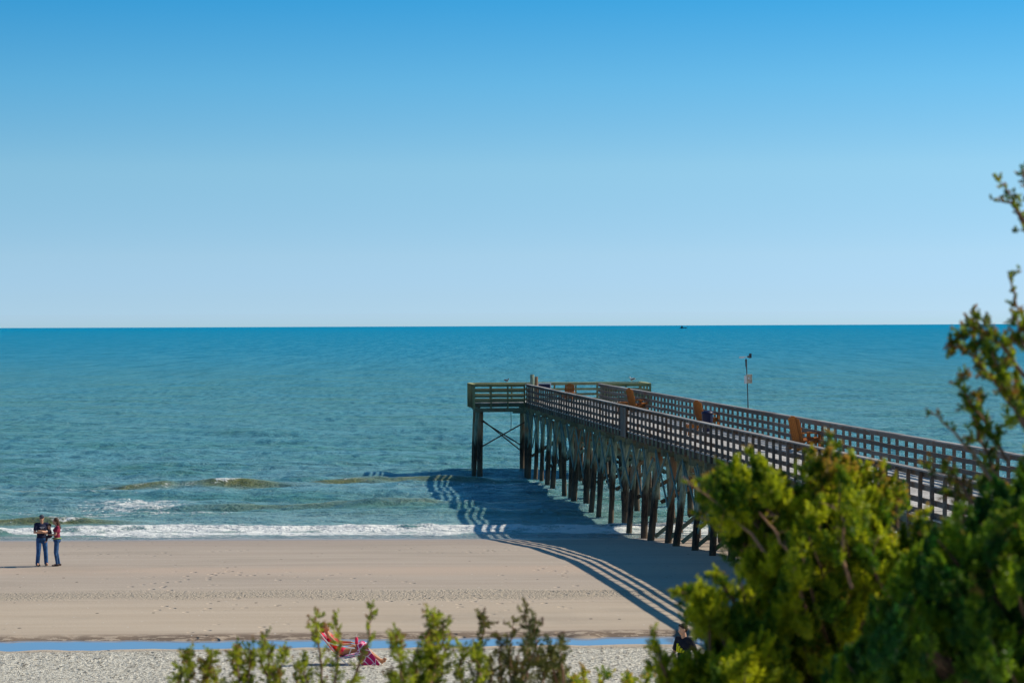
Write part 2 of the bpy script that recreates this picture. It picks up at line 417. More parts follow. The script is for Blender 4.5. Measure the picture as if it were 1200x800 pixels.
# ------------------------------------------------------------------ sea
ysea = [108.0]
while ysea[-1] < 60000:
    y = ysea[-1]; ysea.append(y + (0.2 if y < 175 else 0.2 + (y - 175) * 0.012))
ysea = np.array(ysea)
xc = np.concatenate([np.arange(-45, 62, .22)])
ex = [0.3]
while ex[-1] < 60000: ex.append(ex[-1] * 1.09 + .25)
xsea = np.concatenate([-45 - np.array(ex)[::-1], xc, 62 + np.array(ex)])
X, Y = np.meshgrid(xsea, ysea)
Z = np.zeros_like(X)
fade = np.clip((Y - 116) / 16, .12, 1) * np.clip(1 - (Y - 260) / 2500, 0, 1)
fade *= np.clip((90 - np.abs(X - 8)) / 40, 0, 1) * .999 + 0
for k in range(34):
    lam = 0.9 * (1.10 ** k); ang = rng.normal(0, .7); ph = rng.random() * 6.28
    kx, ky = math.sin(ang) * 2 * math.pi / lam, math.cos(ang) * 2 * math.pi / lam
    amp = 0.0080 * lam ** .60
    wob = 0.9 * vnoise(X, Y, lam * 3, 100 + k)
    a = kx * X + ky * Y + ph + wob * 3
    dyk = 0.2 if lam > 1 else .2
    mesh_dy = np.maximum(.2, .2 + (Y - 175) * .012)
    Z += amp * np.clip(lam / (mesh_dy * 4) - .5, 0, 1) * (np.sin(a) + .3 * np.sin(2 * a + .6))
Z *= fade
foam = np.zeros_like(X); olive = np.zeros_like(X)
def swell(px, py, Y0, hw, h, fm=0.0, width=1.3, ol=1.0, fx=0.0, fw=1.0):
    global Z, foam, olive
    x0 = at(px, py, Y0).x
    cy = Y0 + .5 * vnoise(X, X * 0 + Y0, 2.5, int(Y0 * 7)) + .15 * (X - x0) * 0.2
    ex_ = np.exp(-np.abs((X - x0) / hw) ** 2.6)
    d = Y - cy
    prof = np.where(d < 0, np.exp(-(d / (width * .55)) ** 2), np.exp(-(d / (width * 1.6)) ** 2))
    Z += .72 * h * ex_ * prof
    olive = np.maximum(olive, ol * ex_ * np.where(d < 0, np.exp(-((d + .35) / (width * .75)) ** 2), np.exp(-(d / (width * .6)) ** 2)))
    if fm: foam = np.maximum(foam, fm * np.exp(-np.abs((X - x0 - fx) / (hw * fw)) ** 2) * np.exp(-((d - .1) / .75) ** 2))
swell(165, 574, 150, 2.2, .42, .62, fw=.25, fx=.4)
swell(278, 571, 151, 3.0, .46, 1.1, fw=.36, fx=-.5)
swell(225, 573, 151, 7.5, .16, 0, ol=.35)
swell(400, 568, 154, 2.6, .36, .55, fw=.5, fx=.8)
swell(500, 566, 155, 4.2, .42, .45, fw=.5, ol=.8)
swell(15, 578, 148, 2.6, .22, .5, fw=.8, ol=.6)
swell(340, 596, 135, 5, .16, 0, ol=.55)
swell(70, 617, 123.0, 3.4, .22, .75, width=.7, fw=.6, fx=.3)
swell(20, 616, 123.4, 3.0, .18, .3, width=.7)
swell(480, 596, 135.5, 2.5, .18, 0, ol=.6)
swell(900, 560, 160, 6, .35, .5, fw=.3)
swell(1100, 565, 150, 5, .35, .7, fw=.4)
# shore break and swash
jag = 1.5 * vnoise(X, X * 0, 8, 30) + .9 * vnoise(X, X * 0, 5, 31) + .5 * vnoise(X, X * 0, 1.7, 32) + .25 * vnoise(X, X * 0, .6, 33)
c0 = 119.3 + jag
d = Y - c0
Z += .20 * np.exp(-(d / .8) ** 2) * (1 + .5 * vnoise(X, Y, .7, 40)) * (1 + .3 * vnoise(X, Y, .3, 41))
foam = np.maximum(foam, (.95 + .55 * vnoise(X, Y * 1.6, 1.6, 77)) * np.clip((123.0 + jag * 1.2 - Y) / 2.4, 0, 1) * np.clip((Y - 115.2 + 1.8 * jag) / 1.4, 0, 1))
foam = np.maximum(foam, .46 * np.clip((124 + 2 * jag - Y) / 2, 0, 1) * (Y < 126))
# faint lacy patches behind the break
x1 = at(160, 596, 136).x
foam = np.maximum(foam, .80 * np.exp(-((X - x1) / 4.5) ** 2) * np.exp(-((Y - 136.5) / 4.8) ** 2))
foam = np.maximum(foam, .66 * np.exp(-((X - x1 - 1) / 9) ** 2) * np.exp(-((Y - 129) / 3.0) ** 2))
foam = np.maximum(foam, .47 * (Y < 158) * np.clip(.7 + .9 * vnoise(X, Y * .6, 6, 50), 0, 1))
Z = np.where(Y < 116, Z * np.clip((Y - 110) / 6, 0, 1), Z)
Z += 0.028 * np.clip((123 - Y) / 9, 0, 1)
me = grid_mesh('sea_water', xsea, ysea, Z)
set_attr(me, 'foam', foam); set_attr(me, 'olive', np.clip(olive, 0, 1))
t = MT('sea_water_mat')
P = t.xyz(t.pos); y_ = t.math('DIVIDE', P[1], .9873)
st = t.noise(t.vec(t.pos, (.35, 1.0, 1)), .16, 5, .62)
st2 = t.noise(t.vec(t.pos, (.8, 1.0, 1)), .9, 4, .6)
base = t.mix(t.rng(y_, 125, 215), (0.115, 0.235, 0.270), (0.060, 0.185, 0.225))  # near shore bluer: sky sheen painted into the water colour
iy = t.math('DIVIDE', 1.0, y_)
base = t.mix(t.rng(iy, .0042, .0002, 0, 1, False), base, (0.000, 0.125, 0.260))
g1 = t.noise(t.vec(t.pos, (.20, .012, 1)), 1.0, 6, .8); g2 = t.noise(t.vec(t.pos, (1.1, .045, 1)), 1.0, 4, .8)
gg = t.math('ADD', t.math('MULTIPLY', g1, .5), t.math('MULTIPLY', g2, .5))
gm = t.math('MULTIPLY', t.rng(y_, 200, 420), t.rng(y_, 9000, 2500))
base = t.mix(t.math('MULTIPLY', t.rng(gg, .48, .60), t.math('MULTIPLY', gm, .6)), base, (0.003, 0.075, 0.125))  # light and shade of far wave chop painted as pale and dark dashes
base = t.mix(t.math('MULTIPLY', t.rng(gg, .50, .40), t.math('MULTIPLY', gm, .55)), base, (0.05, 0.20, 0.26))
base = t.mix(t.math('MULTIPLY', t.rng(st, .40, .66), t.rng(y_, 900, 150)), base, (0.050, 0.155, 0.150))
near = t.rng(y_, 146, 122)
base = t.mix(t.math('MULTIPLY', near, .35), base, (0.13, 0.19, 0.13))
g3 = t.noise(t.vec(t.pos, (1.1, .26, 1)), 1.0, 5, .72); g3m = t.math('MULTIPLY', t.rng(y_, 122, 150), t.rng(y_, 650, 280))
base = t.mix(t.math('MULTIPLY', t.rng(g3, .52, .60), t.math('MULTIPLY', g3m, .62)), base, (0.018, 0.085, 0.125))  # wave chop shading painted into the colour at middle distance
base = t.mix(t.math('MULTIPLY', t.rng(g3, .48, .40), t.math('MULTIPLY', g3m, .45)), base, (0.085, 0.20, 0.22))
ol = t.attr('olive'); base = t.mix(t.math('MULTIPLY', ol, .95), base, (0.125, 0.13, 0.032))
# white foam
lace = t.noise(t.vec(t.pos, (.75, 1, 1)), 1.7, 6, .72, .6)
lace2 = t.noise(t.pos, 7, 4, .7)
fo = t.math('ADD', t.attr('foam'), t.math('MULTIPLY', t.math('SUBTRACT', lace, .5), 1.9))
fo = t.math('ADD', fo, t.math('MULTIPLY', t.math('SUBTRACT', lace2, .5), .9))
fm = t.rng(fo, .56, .90)
cap_ = t.noise(t.vec(t.pos, (.5, 1, 1)), .55, 5, .75)
capm = t.math('MULTIPLY', t.rng(cap_, .725, .75), t.math('MULTIPLY', t.rng(y_, 130, 160), t.rng(y_, 1500, 500)))
fm = t.math('MAXIMUM', fm, capm)
wet = t.rng(y_, 116.6, 115.0)
base = t.mix(t.math('MULTIPLY', wet, .7), base, (0.17, 0.17, 0.17))
base = t.mix(t.math('MULTIPLY', t.rng(st2, .45, .7), .45), base, (0.02, 0.07, 0.09))
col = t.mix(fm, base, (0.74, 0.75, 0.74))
w1 = t.noise(t.vec(t.pos, (.75, 1.15, 1)), .75, 5, .62, .3)
w2 = t.noise(t.vec(t.pos, (.9, 1.2, 1)), 3.3, 4, .6)
w3 = t.noise(t.vec(t.pos, (.5, 1.1, 1)), .11, 4, .6)
nb = t.bump(w3, 1.0, 1.0); nb = t.bump(w1, 1.0, .75, nb); nb = t.bump(w2, 1.0, .16, nb)
nb = t.bump(lace2, .35, .04, nb)
t.b.inputs['IOR'].default_value = 1.333
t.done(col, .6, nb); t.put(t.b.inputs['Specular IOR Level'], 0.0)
t.put(t.b.inputs['Subsurface Weight'], t.rng(fm, 0, .5, 1, 0)); t.b.inputs['Subsurface Radius'].default_value = (.5, .8, .9); t.b.inputs['Subsurface Scale'].default_value = .9
gl = t.n('ShaderNodeBsdfGlossy'); gl.inputs['Roughness'].default_value = .16; t.l(nb, gl.inputs['Normal'])
fr = t.n('ShaderNodeFresnel'); fr.inputs['IOR'].default_value = 1.333; t.l(nb, fr.inputs['Normal'])
k_ = t.math('ADD', t.rng(y_, 125, 400, .90, .14, False), t.rng(iy, .0024, .0002, 0, -.09, False))
fac = t.math('MULTIPLY', t.math('MULTIPLY', fr.outputs[0], k_), t.rng(fm, 0, 1, 1, .1))
mx = t.n('ShaderNodeMixShader'); t.l(fac, mx.inputs[0]); t.l(t.b.outputs[0], mx.inputs[1]); t.l(gl.outputs[0], mx.inputs[2]); t.l(mx.outputs[0], t.o.inputs[0])
M['sea'] = t.m
sea_o = link('sea_water', me, M['sea'], smooth=True); sea_o.scale = (.9873, .9873, 1); sea_o.location.z = .12
tag(sea_o, 'teal ocean with small swells and a line of white foam at the shore', kind='structure')

# ------------------------------------------------------------------ pier (one thing, local frame: y seaward, x across)
TH = math.atan(0.0973)
O = Vector((16.5 - 0.0973 * 34, 34, 0))
pier = empty('fishing_pier', O, TH)
tag(pier, 'long weathered wooden fishing pier on green treated piles reaching into the sea', 'pier')
dv = Vector((-math.sin(TH), math.cos(TH), 0)); rv = Vector((math.cos(TH), math.sin(TH), 0))
def W_(v, u, z_): return O + rv * v + dv * u + Vector((0, 0, z_))
def loc_of(Yw): return (Yw - 34) / math.cos(TH)       # u for a point on the left rail
WID = 4.58; U1 = loc_of(160.2); DZ = 4.66; RH = 1.17
TD = 4.3; TV0, TV1 = -3.3, WID + 3.2
jit = lambda a: random.uniform(-a, a)
# deck planks
mb = MB(); u = 0
while u < U1:
    mb.box((WID / 2 + jit(.01), u + .07, DZ - .02 + jit(.003)), (WID + .1, .134, .04)); u += .142
mb.build('deck', M['deck_wood'], pier)
mb = MB(); v = TV0
while v < TV1:
    mb.box((v + .07, U1 + TD / 2, DZ - .021 + jit(.003)), (.134, TD, .04)); v += .142
mb.build('platform_deck', M['deck_wood'], pier)
# joists and fascia
mb = MB()
for v in (0.03, .9, 1.8, 2.7, 3.6, WID - .03):
    mb.box((v, U1 / 2, DZ - .165), (.05, U1, .24))
mb.build('joists', M['beam_wood'], pier)
mb = MB()
for u in np.arange(U1 + .05, U1 + TD + .01, .84):
    mb.box(((TV0 + TV1) / 2, u, DZ - .165), (TV1 - TV0, .05, .24))
for v in (TV0 + .3, TV0 + 3.3, 0.3, WID / 2, WID - .2, TV1 - .3):
    mb.box((v, U1 + TD / 2, DZ - .44), (.16, TD - .2, .30))
mb.build('platform_frame', M['beam_wood'], pier)
mb = MB(); mb.box(((TV0 + 0) / 2 - .05, U1 - .03, DZ - .46), (-TV0 - .1, .05, .26)); mb.box((TV0 + 3.0, U1 - .06, DZ - .62), (1.2, .05, .12))
mb.build('platform_fascia', M['beam_wood'], pier)

# railings
ZR = [(1.04, .14), (.71, .14), (.38, .14), (.09, .14)]
def rail_boards(name, p0, p1, side, mat, capmat, seg=4.2):
    """p0,p1 local (v,u); side = outward normal (v,u)"""
    p0, p1 = Vector((*p0, 0)), Vector((*p1, 0)); d = (p1 - p0); Ln = d.length; d.normalize(); s_ = Vector((*side, 0))
    mb = MB(); mc = MB(); a = 0; k = 0
    while a < Ln - .01:
        b_ = min(a + seg, Ln)
        for zc, h in ZR:
            j1, j2 = jit(.018), jit(.018)
            mb.beam(p0 + d * (a + .004) + Vector((0, 0, DZ + zc + j1)) - s_ * .06, p0 + d * (b_ - .004) + Vector((0, 0, DZ + zc + j2)) - s_ * .06, .04, h)
        mc.beam(p0 + d * (a + .004) + Vector((0, 0, DZ + 1.14 + jit(.008))), p0 + d * (b_ - .004) + Vector((0, 0, DZ + 1.14 + jit(.008))), .20, .04)
        a = b_
    o = mb.build(name, mat, pier); mc.build('cap', capmat, o)
    return o
rl = rail_boards('left_railing', (0, 0), (0, U1), (-1, 0), M['rail_wood'], M['cap_wood'])
rr = rail_boards('right_railing', (WID, 0), (WID, U1), (1, 0), M['rail_wood'], M['cap_wood'])
rl.name = rr.name = 'railing'
def post_mesh(w_=.09, lo=-.36):
    mb = MB(); mb.box((0, 0, (1.12 + lo) / 2), (w_, w_, 1.12 - lo)); return mb.mesh('post')
pm = post_mesh(); pm.materials.append(M['rail_wood']); bm_ = post_mesh(.09, -.34); bm_.name = 'baluster'; bm_.materials.append(M['rail_wood'])
bents = [U1 - .5 - 3.47 * k for k in range(34) if U1 - .5 - 3.47 * k > 6]
stuff = {0: MB(), 1: MB()}; cnt = 0
for k, ub in enumerate(bents):
    for side, v, parent in ((0, 0.0, rl), (1, WID, rr)):
        for q in range(3):
            u = ub - 3.47 * q / 3
            vv = v + (-.045 if side == 0 else .045)
            if q == 0 and k % 1 == 0 and len(bents) * 2 <= 100:
                o = bpy.data.objects.new('post', pm)
            elif ub < 74 and ub > 18:
                o = bpy.data.objects.new('baluster', bm_)
            else:
                stuff[side].box((vv + jit(.008), u, DZ + .39), (.09, .09, 1.46)); continue
            COL.objects.link(o); o.parent = parent; o.location = (vv + jit(.01), u + jit(.02), DZ)
            o.rotation_euler = (jit(.02), jit(.02), jit(.08))
for side, parent in ((0, rl), (1, rr)):
    o = stuff[side].build('balusters', M['rail_wood'], parent); o['kind'] = 'stuff'
# solid board panel on the left rail
u = loc_of(116.6)
mb = MB()
for k in range(6): mb.box((-.115, u - .75 + k * .27, DZ + .40), (.035, .262, 1.35 + jit(.02)))
mb.build('board_panel', M['rail_wood'], pier)
# platform railing
def plat_rail(p0, p1, side, n):
    o = rail_boards('platform_railing', p0, p1, side, M['green_rail'], M['yellow_cap'])
    for k in range(n + 1):
        f = k / n; mb = MB(); mb.box((0, 0, .37), (.1, .1, 1.5))
        q = mb.build('post', M['green_rail'], o); q.location = (p0[0] + (p1[0] - p0[0]) * f + side[0] * .05, p0[1] + (p1[1] - p0[1]) * f + side[1] * .05, DZ)
plat_rail((TV0, U1), (-.15, U1), (0, -1), 3)
plat_rail((TV0, U1 + TD), (TV1, U1 + TD), (0, 1), 8)
plat_rail((TV0, U1 + .12), (TV0, U1 + TD - .12), (-1, 0), 3)
plat_rail((TV1, U1 + .12), (TV1, U1 + TD - .12), (1, 0), 3)
plat_rail((WID + .15, U1), (TV1, U1), (0, -1), 2)

# piles
def pile(x0, u0, x1, u1, r=.16, top=DZ - .3):
    pw = W_(x1, u1, 0); gz = min(tz(pw.x, pw.y), 0.15 if pw.y > 110 else 9) - .6
    mb = MB(); n = 7; pts = []; rr_ = []
    bx, bu = jit(.05), jit(.05)
    for i in range(n):
        f = i / (n - 1); z_ = top + (gz - top) * f
        s_ = math.sin(f * math.pi)
        pts.append((x0 + (x1 - x0) * f + bx * s_, u0 + (u1 - u0) * f + bu * s_, z_)); rr_.append(r * (.9 + .12 * f + jit(.04)))
    return mb.tube(pts, rr_, 12).build('pile', M['pile'], pier, True)
for k, ub in enumerate(bents):
    lean = .26 + jit(.26); l2 = .22 + jit(.12)
    pile(.25, ub, .25 - lean, ub + jit(.3), .15 + jit(.02)); pile(WID / 2 + jit(.3), ub, WID / 2 + jit(.3), ub + jit(.3), .15)
    pile(WID - .25, ub, WID - .25 + l2, ub + jit(.3), .15 + jit(.02))
    mb = MB()
    for s_ in (-1, 1): mb.box((WID / 2, ub + s_ * .19, DZ - .42), (WID + .5, .07, .27))
    mb.build('cap_beam', M['beam_wood'], pier)
    pw = W_(0, ub, 0); g = max(tz(pw.x, pw.y), 0.2)
    zl = max(g + .5, 1.7 + jit(.3)); zt = DZ - .75
    if k % 2 == 0 or k < 6:
        mb = MB(); mb.beam((.28, ub + .18, zt), (WID - .28, ub + .18, zl), .05, .17); mb.build('cross_brace', M['pile'], pier)
    if k % 2 == 1 or k % 5 == 0:
        mb = MB(); mb.beam((WID - .28, ub - .18, zt), (.22, ub - .18, zl + jit(.2)), .05, .17); mb.build('cross_brace', M['pile'], pier)
    # long raking boards along the left row
    if k < len(bents) - 1:
        mb = MB(); a_, b_ = (zt + .25, zl + .3) if k % 2 else (zl + .3, zt + .25)
        mb.beam((.02 + jit(.04), ub + jit(.2), a_ + jit(.25)), (.0 + jit(.05), ub - 3.47 + jit(.3), b_ + jit(.35)), .05, .14); mb.build('raking_brace', M['brace_wood'], pier)
        if k % 3 != 1:
            mb = MB(); mb.beam((-.0, ub - .1, DZ - .45), (-.05, ub - 1.5, DZ - 1.7), .05, .15); mb.build('knee_brace', M['brace_wood'], pier)
        if k % 3 != 2:
            mb = MB(); mb.beam((-.06 + jit(.03), ub + jit(.2), b_ + jit(.3)), (-.08, ub - 3.47 + jit(.2), a_ + jit(.3)), .05, .12); mb.build('raking_brace', M['brace_wood'], pier)
    if 14 < k < 24:
        mb = MB(); mb.beam((.0, ub, g + .15), (1.1, ub - .3, g + 1.1), .09, .16); mb.build('foot_brace', M['beam_wood'], pier)
# platform piles
pile(TV0 + .45, U1 + .6, TV0 + .38, U1 + .4, .19, DZ - .5); pile(TV0 + .30, U1 + .9, TV0 - .18, U1 + 1.2, .15, DZ - .5)
pile(TV0 + .4, U1 + TD - .4, TV0 + .2, U1 + TD - .3, .17, DZ - .5); pile(.05, U1 + .3, .0, U1 + .3, .17, DZ - .5)
pile(.1, U1 + TD - .5, .1, U1 + TD - .5, .17, DZ - .5); pile(TV1 - .4, U1 + .4, TV1 - .2, U1 + .4, .17, DZ - .5); pile(TV1 - .4, U1 + TD - .4, TV1 - .2, U1 + TD - .4, .17, DZ - .5)
for uu in (U1 + .35, U1 + TD - .4):
    for (za, zb) in ((DZ - 1.15, DZ - 2.9), (DZ - 2.75, DZ - 1.2)) if uu < U1 + 1 else ((DZ - .95, DZ - 3.2),):
        mb = MB(); mb.tube([(TV0 + .5, uu, za), (0.0, uu, zb)], .045, 6); mb.build('tie_rod', M['steel'], pier)
# two pile heads standing above the rail where the platform begins
mb = MB(); mb.tube([(.28, U1 - .6, DZ - .3), (.28, U1 - .6, DZ + 1.75)], .13, 10); mb.build('mooring_post', M['pile'], pier)
mb = MB(); mb.tube([(.62, U1 + .2, DZ - .3), (.62, U1 + .2, DZ + 1.6)], .11, 10); mb.build('mooring_post', M['pile'], pier)
p = pier
mb = MB(); pts = [(TV0 + 2.3, U1 + .1, DZ - .55), (TV0 + 2.32, U1 + .1, DZ - 1.1), (TV0 + 2.3, U1 + .1, DZ - 1.75)]; mb.tube(pts, .02, 5).build('hanging_rope', M['rope'], pier)

# ------------------------------------------------------------------ things on the pier
def deckpt(px, py, Yg): q = at(px, py, Yg); return q
def adirondack(name, loc, rz, label, s=1.0):
    r = empty(name, loc, rz); r.scale = (s, s, s); tag(r, label, 'chair', 'orange wooden chairs on the pier')
    a = R(14); rot = Matrix.Rotation(-a, 3, 'Y')
    mb = MB()
    for k in range(6):
        h = 1.02 - .035 * abs(k - 2.5) ** 1.3
        mb.box(Vector((0, 0, .22)) + rot @ Vector((0, 0, h / 2)) + Vector((0, -.275 + k * .11, 0)), (.025, .10, h), rot)
    mb.box(Vector((.03, 0, .22)) + rot @ Vector((0, 0, .55)), (.03, .62, .08), rot); mb.box(Vector((.03, 0, .22)) + rot @ Vector((0, 0, .85)), (.03, .56, .06), rot)
    mb.build('backrest', M['orange_wood'], r)
    mb = MB()
    for k in range(7): mb.box((.06 + k * .09, 0, .34 + k * .018), (.08, .62, .025), Matrix.Rotation(-R(10), 3, 'Y'))
    mb.build('seat', M['orange_wood'], r)
    for s_ in (-1, 1):
        mb = MB(); mb.box((.30, s_ * .36, .615), (.85, .13, .028)); mb.box((.70, s_ * .36, .613), (.12, .17, .03)); mb.build('arm', M['orange_wood'], r)
        mb = MB(); mb.box((.62, s_ * .33, .30), (.11, .03, .60)); mb.box((.62, s_ * .365, .52), (.09, .03, .14)); mb.build('leg', M['orange_wood'], r)
        mb = MB(); mb.beam((.64, s_ * .30, .40), (-.32, s_ * .30, .05), .03, .12); mb.build('leg', M['orange_wood'], r)
    return r
def on_deck(px, Yw):
    q = at(px, 480, Yw); return Vector((q.x, Yw, DZ + .004))
adirondack('wooden_chair', on_deck(936, 97), TH + R(22), 'nearest orange wooden chair, tall slatted back, alone by the right railing', 1.12)
adirondack('wooden_chair', on_deck(822, 118.5), TH + R(22), 'orange wooden chair right behind the dark navy bin by the right railing', 1.1)
adirondack('wooden_chair', on_deck(742, 141), TH + R(22), 'orange wooden chair beside the small bright orange side table, far along the pier', 1.12)
adirondack('wooden_chair', on_deck(667, 161.6), TH - 1.9, 'farthest orange wooden chair, on the end platform against its back railing', .95)
def side_table(px, Yw, label, w_, h):
    r = empty('side_table', on_deck(px, Yw), TH + .1); tag(r, label, 'table', 'orange side tables on the pier')
    mb = MB()
    for k in range(4): mb.box((-w_ / 2 + w_ / 8 + k * w_ / 4, 0, h), (w_ / 4 - .012, w_, .03))
    mb.build('table_top', M['orange_wood'], r)
    mb = MB()
    for s_ in (-1, 1): mb.box((s_ * w_ * .42, 0, h - .08), (.03, w_ * .9, .1))
    mb.box((0, -w_ * .42, h - .085), (w_ * .84, .03, .1)); mb.box((0, -w_ * .43, h * .45), (w_ * .84, .03, .1)); mb.build('apron', M['orange_wood'], r)
    for sx in (-1, 1):
        for sy in (-1, 1):
            mb = MB(); mb.box((sx * w_ * .42, sy * w_ * .42, h / 2 - .01), (.08, .08, h - .02)); mb.build('leg', M['orange_wood'], r)
side_table(730, 139, 'small bright orange side table just left of the far chair', .48, .62)
side_table(812, 111.5, 'low orange side table in mid deck, glimpsed between the left railing boards', .6, .45)
# navy bin
bn = empty('litter_bin', on_deck(829, 115), TH); tag(bn, 'dark navy litter bin standing in front of an orange chair', 'bin')
mb = MB(); mb.tube([(0, 0, 0), (0, 0, .03), (0, 0, .78), (0, 0, .80)], [.20, .22, .255, .25], 18).build('bin_body', M['navy_plastic'], bn, False)
mb = MB(); mb.tube([(0, 0, .80), (0, 0, .84), (0, 0, .90), (0, 0, .95), (0, 0, .965)], [.27, .275, .24, .14, .02], 18).build('lid', M['navy_plastic'], bn, True)
# weather station on right rail
Yw = 3000 / 26.8; uu = (Yw - 34) / math.cos(TH)
ws = empty('weather_station', W_(WID + .14, uu - .35, DZ + .2), TH); tag(ws, 'slim wind gauge mast with a tan instrument box rising above the right railing', 'weather station')
mb = MB(); mb.tube([(0, 0, 0), (-.03, 0, 1.6), (-.09, 0, 3.05)], [.028, .024, .022], 8).build('mast', M['dark_metal'], ws)
mb = MB(); mb.tube([(-.09, 0, 2.75), (-.10, 0, 3.1)], [.04, .045], 8).build('mast_head', M['dark_metal'], ws)
mb = MB(); mb.box((.03, 0, 2.22), (.24, .16, .36)); mb.box((.03, 0, 2.41), (.27, .19, .03)); mb.build('instrument_box', M['tan_box'], ws)
mb = MB(); mb.box((-.13, -.02, 2.20), (.09, .14, .34)); mb.box((.0, -.09, 2.26), (.07, .02, .08)); mb.build('gauge_cylinder', M['white_metal'], ws)
mb = MB(); mb.beam((-.40, 0, 3.17), (.02, 0, 3.20), .035, .03); mb.beam((-.40, 0, 3.17), (-.18, 0, 3.18), .06, .07); mb.build('vane_arm', M['white_metal'], ws)
mb = MB(); mb.box((.09, 0, 3.24), (.11, .02, .20)); mb.ell((-.0, 0, 3.2), (.05, .05, .05)); mb.build('tail_fin', M['dark_metal'], ws)
# red plate
rp = MB(); rp.box((0, 0, 0), (.03, .2, .22)).box((.002, .06, 0), (.04, .02, .24)).box((.002, -.06, 0), (.04, .02, .24))
o = rp.build('rail_plate', M['red_paint']); o.location = W_(WID - .14, loc_of(99.5), DZ + .86); o.rotation_euler = (0, 0, TH)
tag(o, 'small red plate fixed to the inner face of the right railing', 'plate')
# pale framed board on the end platform
wb = empty('notice_board', W_(1.35, U1 + 2.2, DZ), TH); tag(wb, 'low pale framed board on two posts on the end platform, near the mooring posts', 'sign')
mb = MB()
for z_ in (.72, 1.12): mb.box((0, 0, z_), (.86, .05, .06))
for x_ in (-.4, .4): mb.box((x_, 0, .92), (.06, .05, .34))
mb.build('frame', M['white_metal'], wb)
mb = MB(); mb.box((0, .005, .92), (.74, .02, .34)).box((0, .01, .92), (.70, .02, .30)).build('panel', M['navy_plastic'], wb)
for x_ in (-.35, .35): MB().box((x_, 0, .345), (.07, .05, .69)).build('leg', M['white_metal'], wb)
# pink bag near the shore end of the pier
q = at(1066, 600, 3000 / 52.)
q = W_(.42, loc_of(62.3), DZ + .004)
bgm = empty('beach_bag', q, TH); tag(bgm, 'small pink beach bag standing on the pier deck behind the left railing', 'bag')
mb = MB(); mb.box((0, 0, .15), (.2, .34, .30), None, 1.12); mb.build('bag_body', M['pink_towel'], bgm)
mb = MB(); mb.tube([(0, -.1, .29), (0, -.08, .42), (0, 0, .47), (0, .08, .42), (0, .1, .29)], .012, 6); mb.build('handle', M['pink_canvas'], bgm)
# birds
def bird(loc, rz, s, body, wing, label):
    r = empty('seabird', loc, rz); r.scale = (s, s, s); tag(r, label, 'bird')
    mb = MB(); rot = Matrix.Rotation(R(20), 3, 'Y')
    mb.ell((0, 0, .17), (.16, .075, .08), rot, 12, 8); mb.cap((.10, 0, .21), (.15, 0, .29), .045, .035); mb.ell((.165, 0, .31), (.05, .04, .042))
    mb.cap((-.12, 0, .16), (-.27, 0, .20), .045, .012); mb.remesh('bird_body', body, r, .008, 3)
    MB().cap((.20, 0, .305), (.265, 0, .295), .013, .004).build('beak', M['beak'], r, True)
    for s_ in (-1, 1):
        MB().ell((-.05, s_ * .07, .19), (.17, .018, .055), rot, 10, 6).build('wing', wing, r, True)
        MB().tube([(.01, s_ * .03, .11), (.0, s_ * .03, 0.0), (.04, s_ * .03, 0.004)], .007, 5).build('leg', M['beak'], r)
bird(W_(TV0 + 2.45, U1 + TD, DZ + 1.165), TH, .75, M['gull_grey'], M['gull_grey'], 'small dark seabird perched on the left part of the far platform rail')
bird(W_(TV1 - .5, U1 + TD, DZ + 1.165), TH + math.pi, .9, M['gull_white'], M['gull_grey'], 'pale gull perched at the right end of the far platform rail')

# ship on the horizon
sp_ = at(800, 381, 7000); sh = empty('distant_ship', (sp_.x, 7000, -.6)); tag(sh, 'tiny dark ship far off on the horizon line', 'ship')
mb = MB(); mb.v = [(-8, -2, 0), (7, -2, 0), (10, 0, 0), (7, 2, 0), (-8, 2, 0), (-8.5, -2.4, 2.6), (8, -2.4, 2.8), (12, 0, 3.6), (8, 2.4, 2.8), (-8.5, 2.4, 2.6)]
mb.f = [(4, 3, 2, 1, 0), (5, 6, 7, 8, 9), (0, 1, 6, 5), (1, 2, 7, 6), (2, 3, 8, 7), (3, 4, 9, 8), (4, 0, 5, 9)]
mb.build('hull', M['dark_metal'], sh)
MB().box((-2, 0, 4.4), (6, 3.4, 3.4), None, .9).box((-2.4, 0, 6.8), (3, 2.6, 1.4)).build('wheelhouse', M['gull_grey'], sh)
MB().tube([(2, 0, 2.9), (2, 0, 8.5)], .12, 6).build('mast', M['dark_metal'], sh)

# ------------------------------------------------------------------ people
def hand(mb, wrist, d, nrm_, s=1.0, curl=.5, thumb=1):
    """palm and five separate bent fingers; d along the hand, nrm_ = direction the palm faces"""
    d = Vector(d).normalized(); n_ = Vector(nrm_); n_ = (n_ - d * n_.dot(d)).normalized(); x = d.cross(n_).normalized() * thumb
    w0 = Vector(wrist)
    for k in (-.022, 0, .022): mb.cap(w0 + x * k * s * .6, w0 + d * .085 * s + x * k * s * 1.2, .017 * s, .014 * s, 8)
    for k, (off, ln) in enumerate(((.033, .072), (.011, .08), (-.011, .075), (-.033, .058))):
        p0 = w0 + d * .085 * s + x * off * s; a = curl
        d1 = (d * math.cos(a * .6) + n_ * math.sin(a * .6)); d2 = (d * math.cos(a * 1.5) + n_ * math.sin(a * 1.5))
        p1 = p0 + d1 * ln * .5 * s; p2 = p1 + d2 * ln * .5 * s
        mb.cap(p0, p1, .0095 * s, .009 * s, 8); mb.cap(p1, p2, .009 * s, .0075 * s, 8)
    p0 = w0 + d * .025 * s + x * .03 * s; d1 = (d * .75 + x * .65 + n_ * .2).normalized()
    p1 = p0 + d1 * .045 * s; p2 = p1 + (d * .9 + x * .2 + n_ * .35).normalized() * .035 * s
    mb.cap(p0, p1, .013 * s, .010 * s, 8); mb.cap(p1, p2, .010 * s, .008 * s, 8)
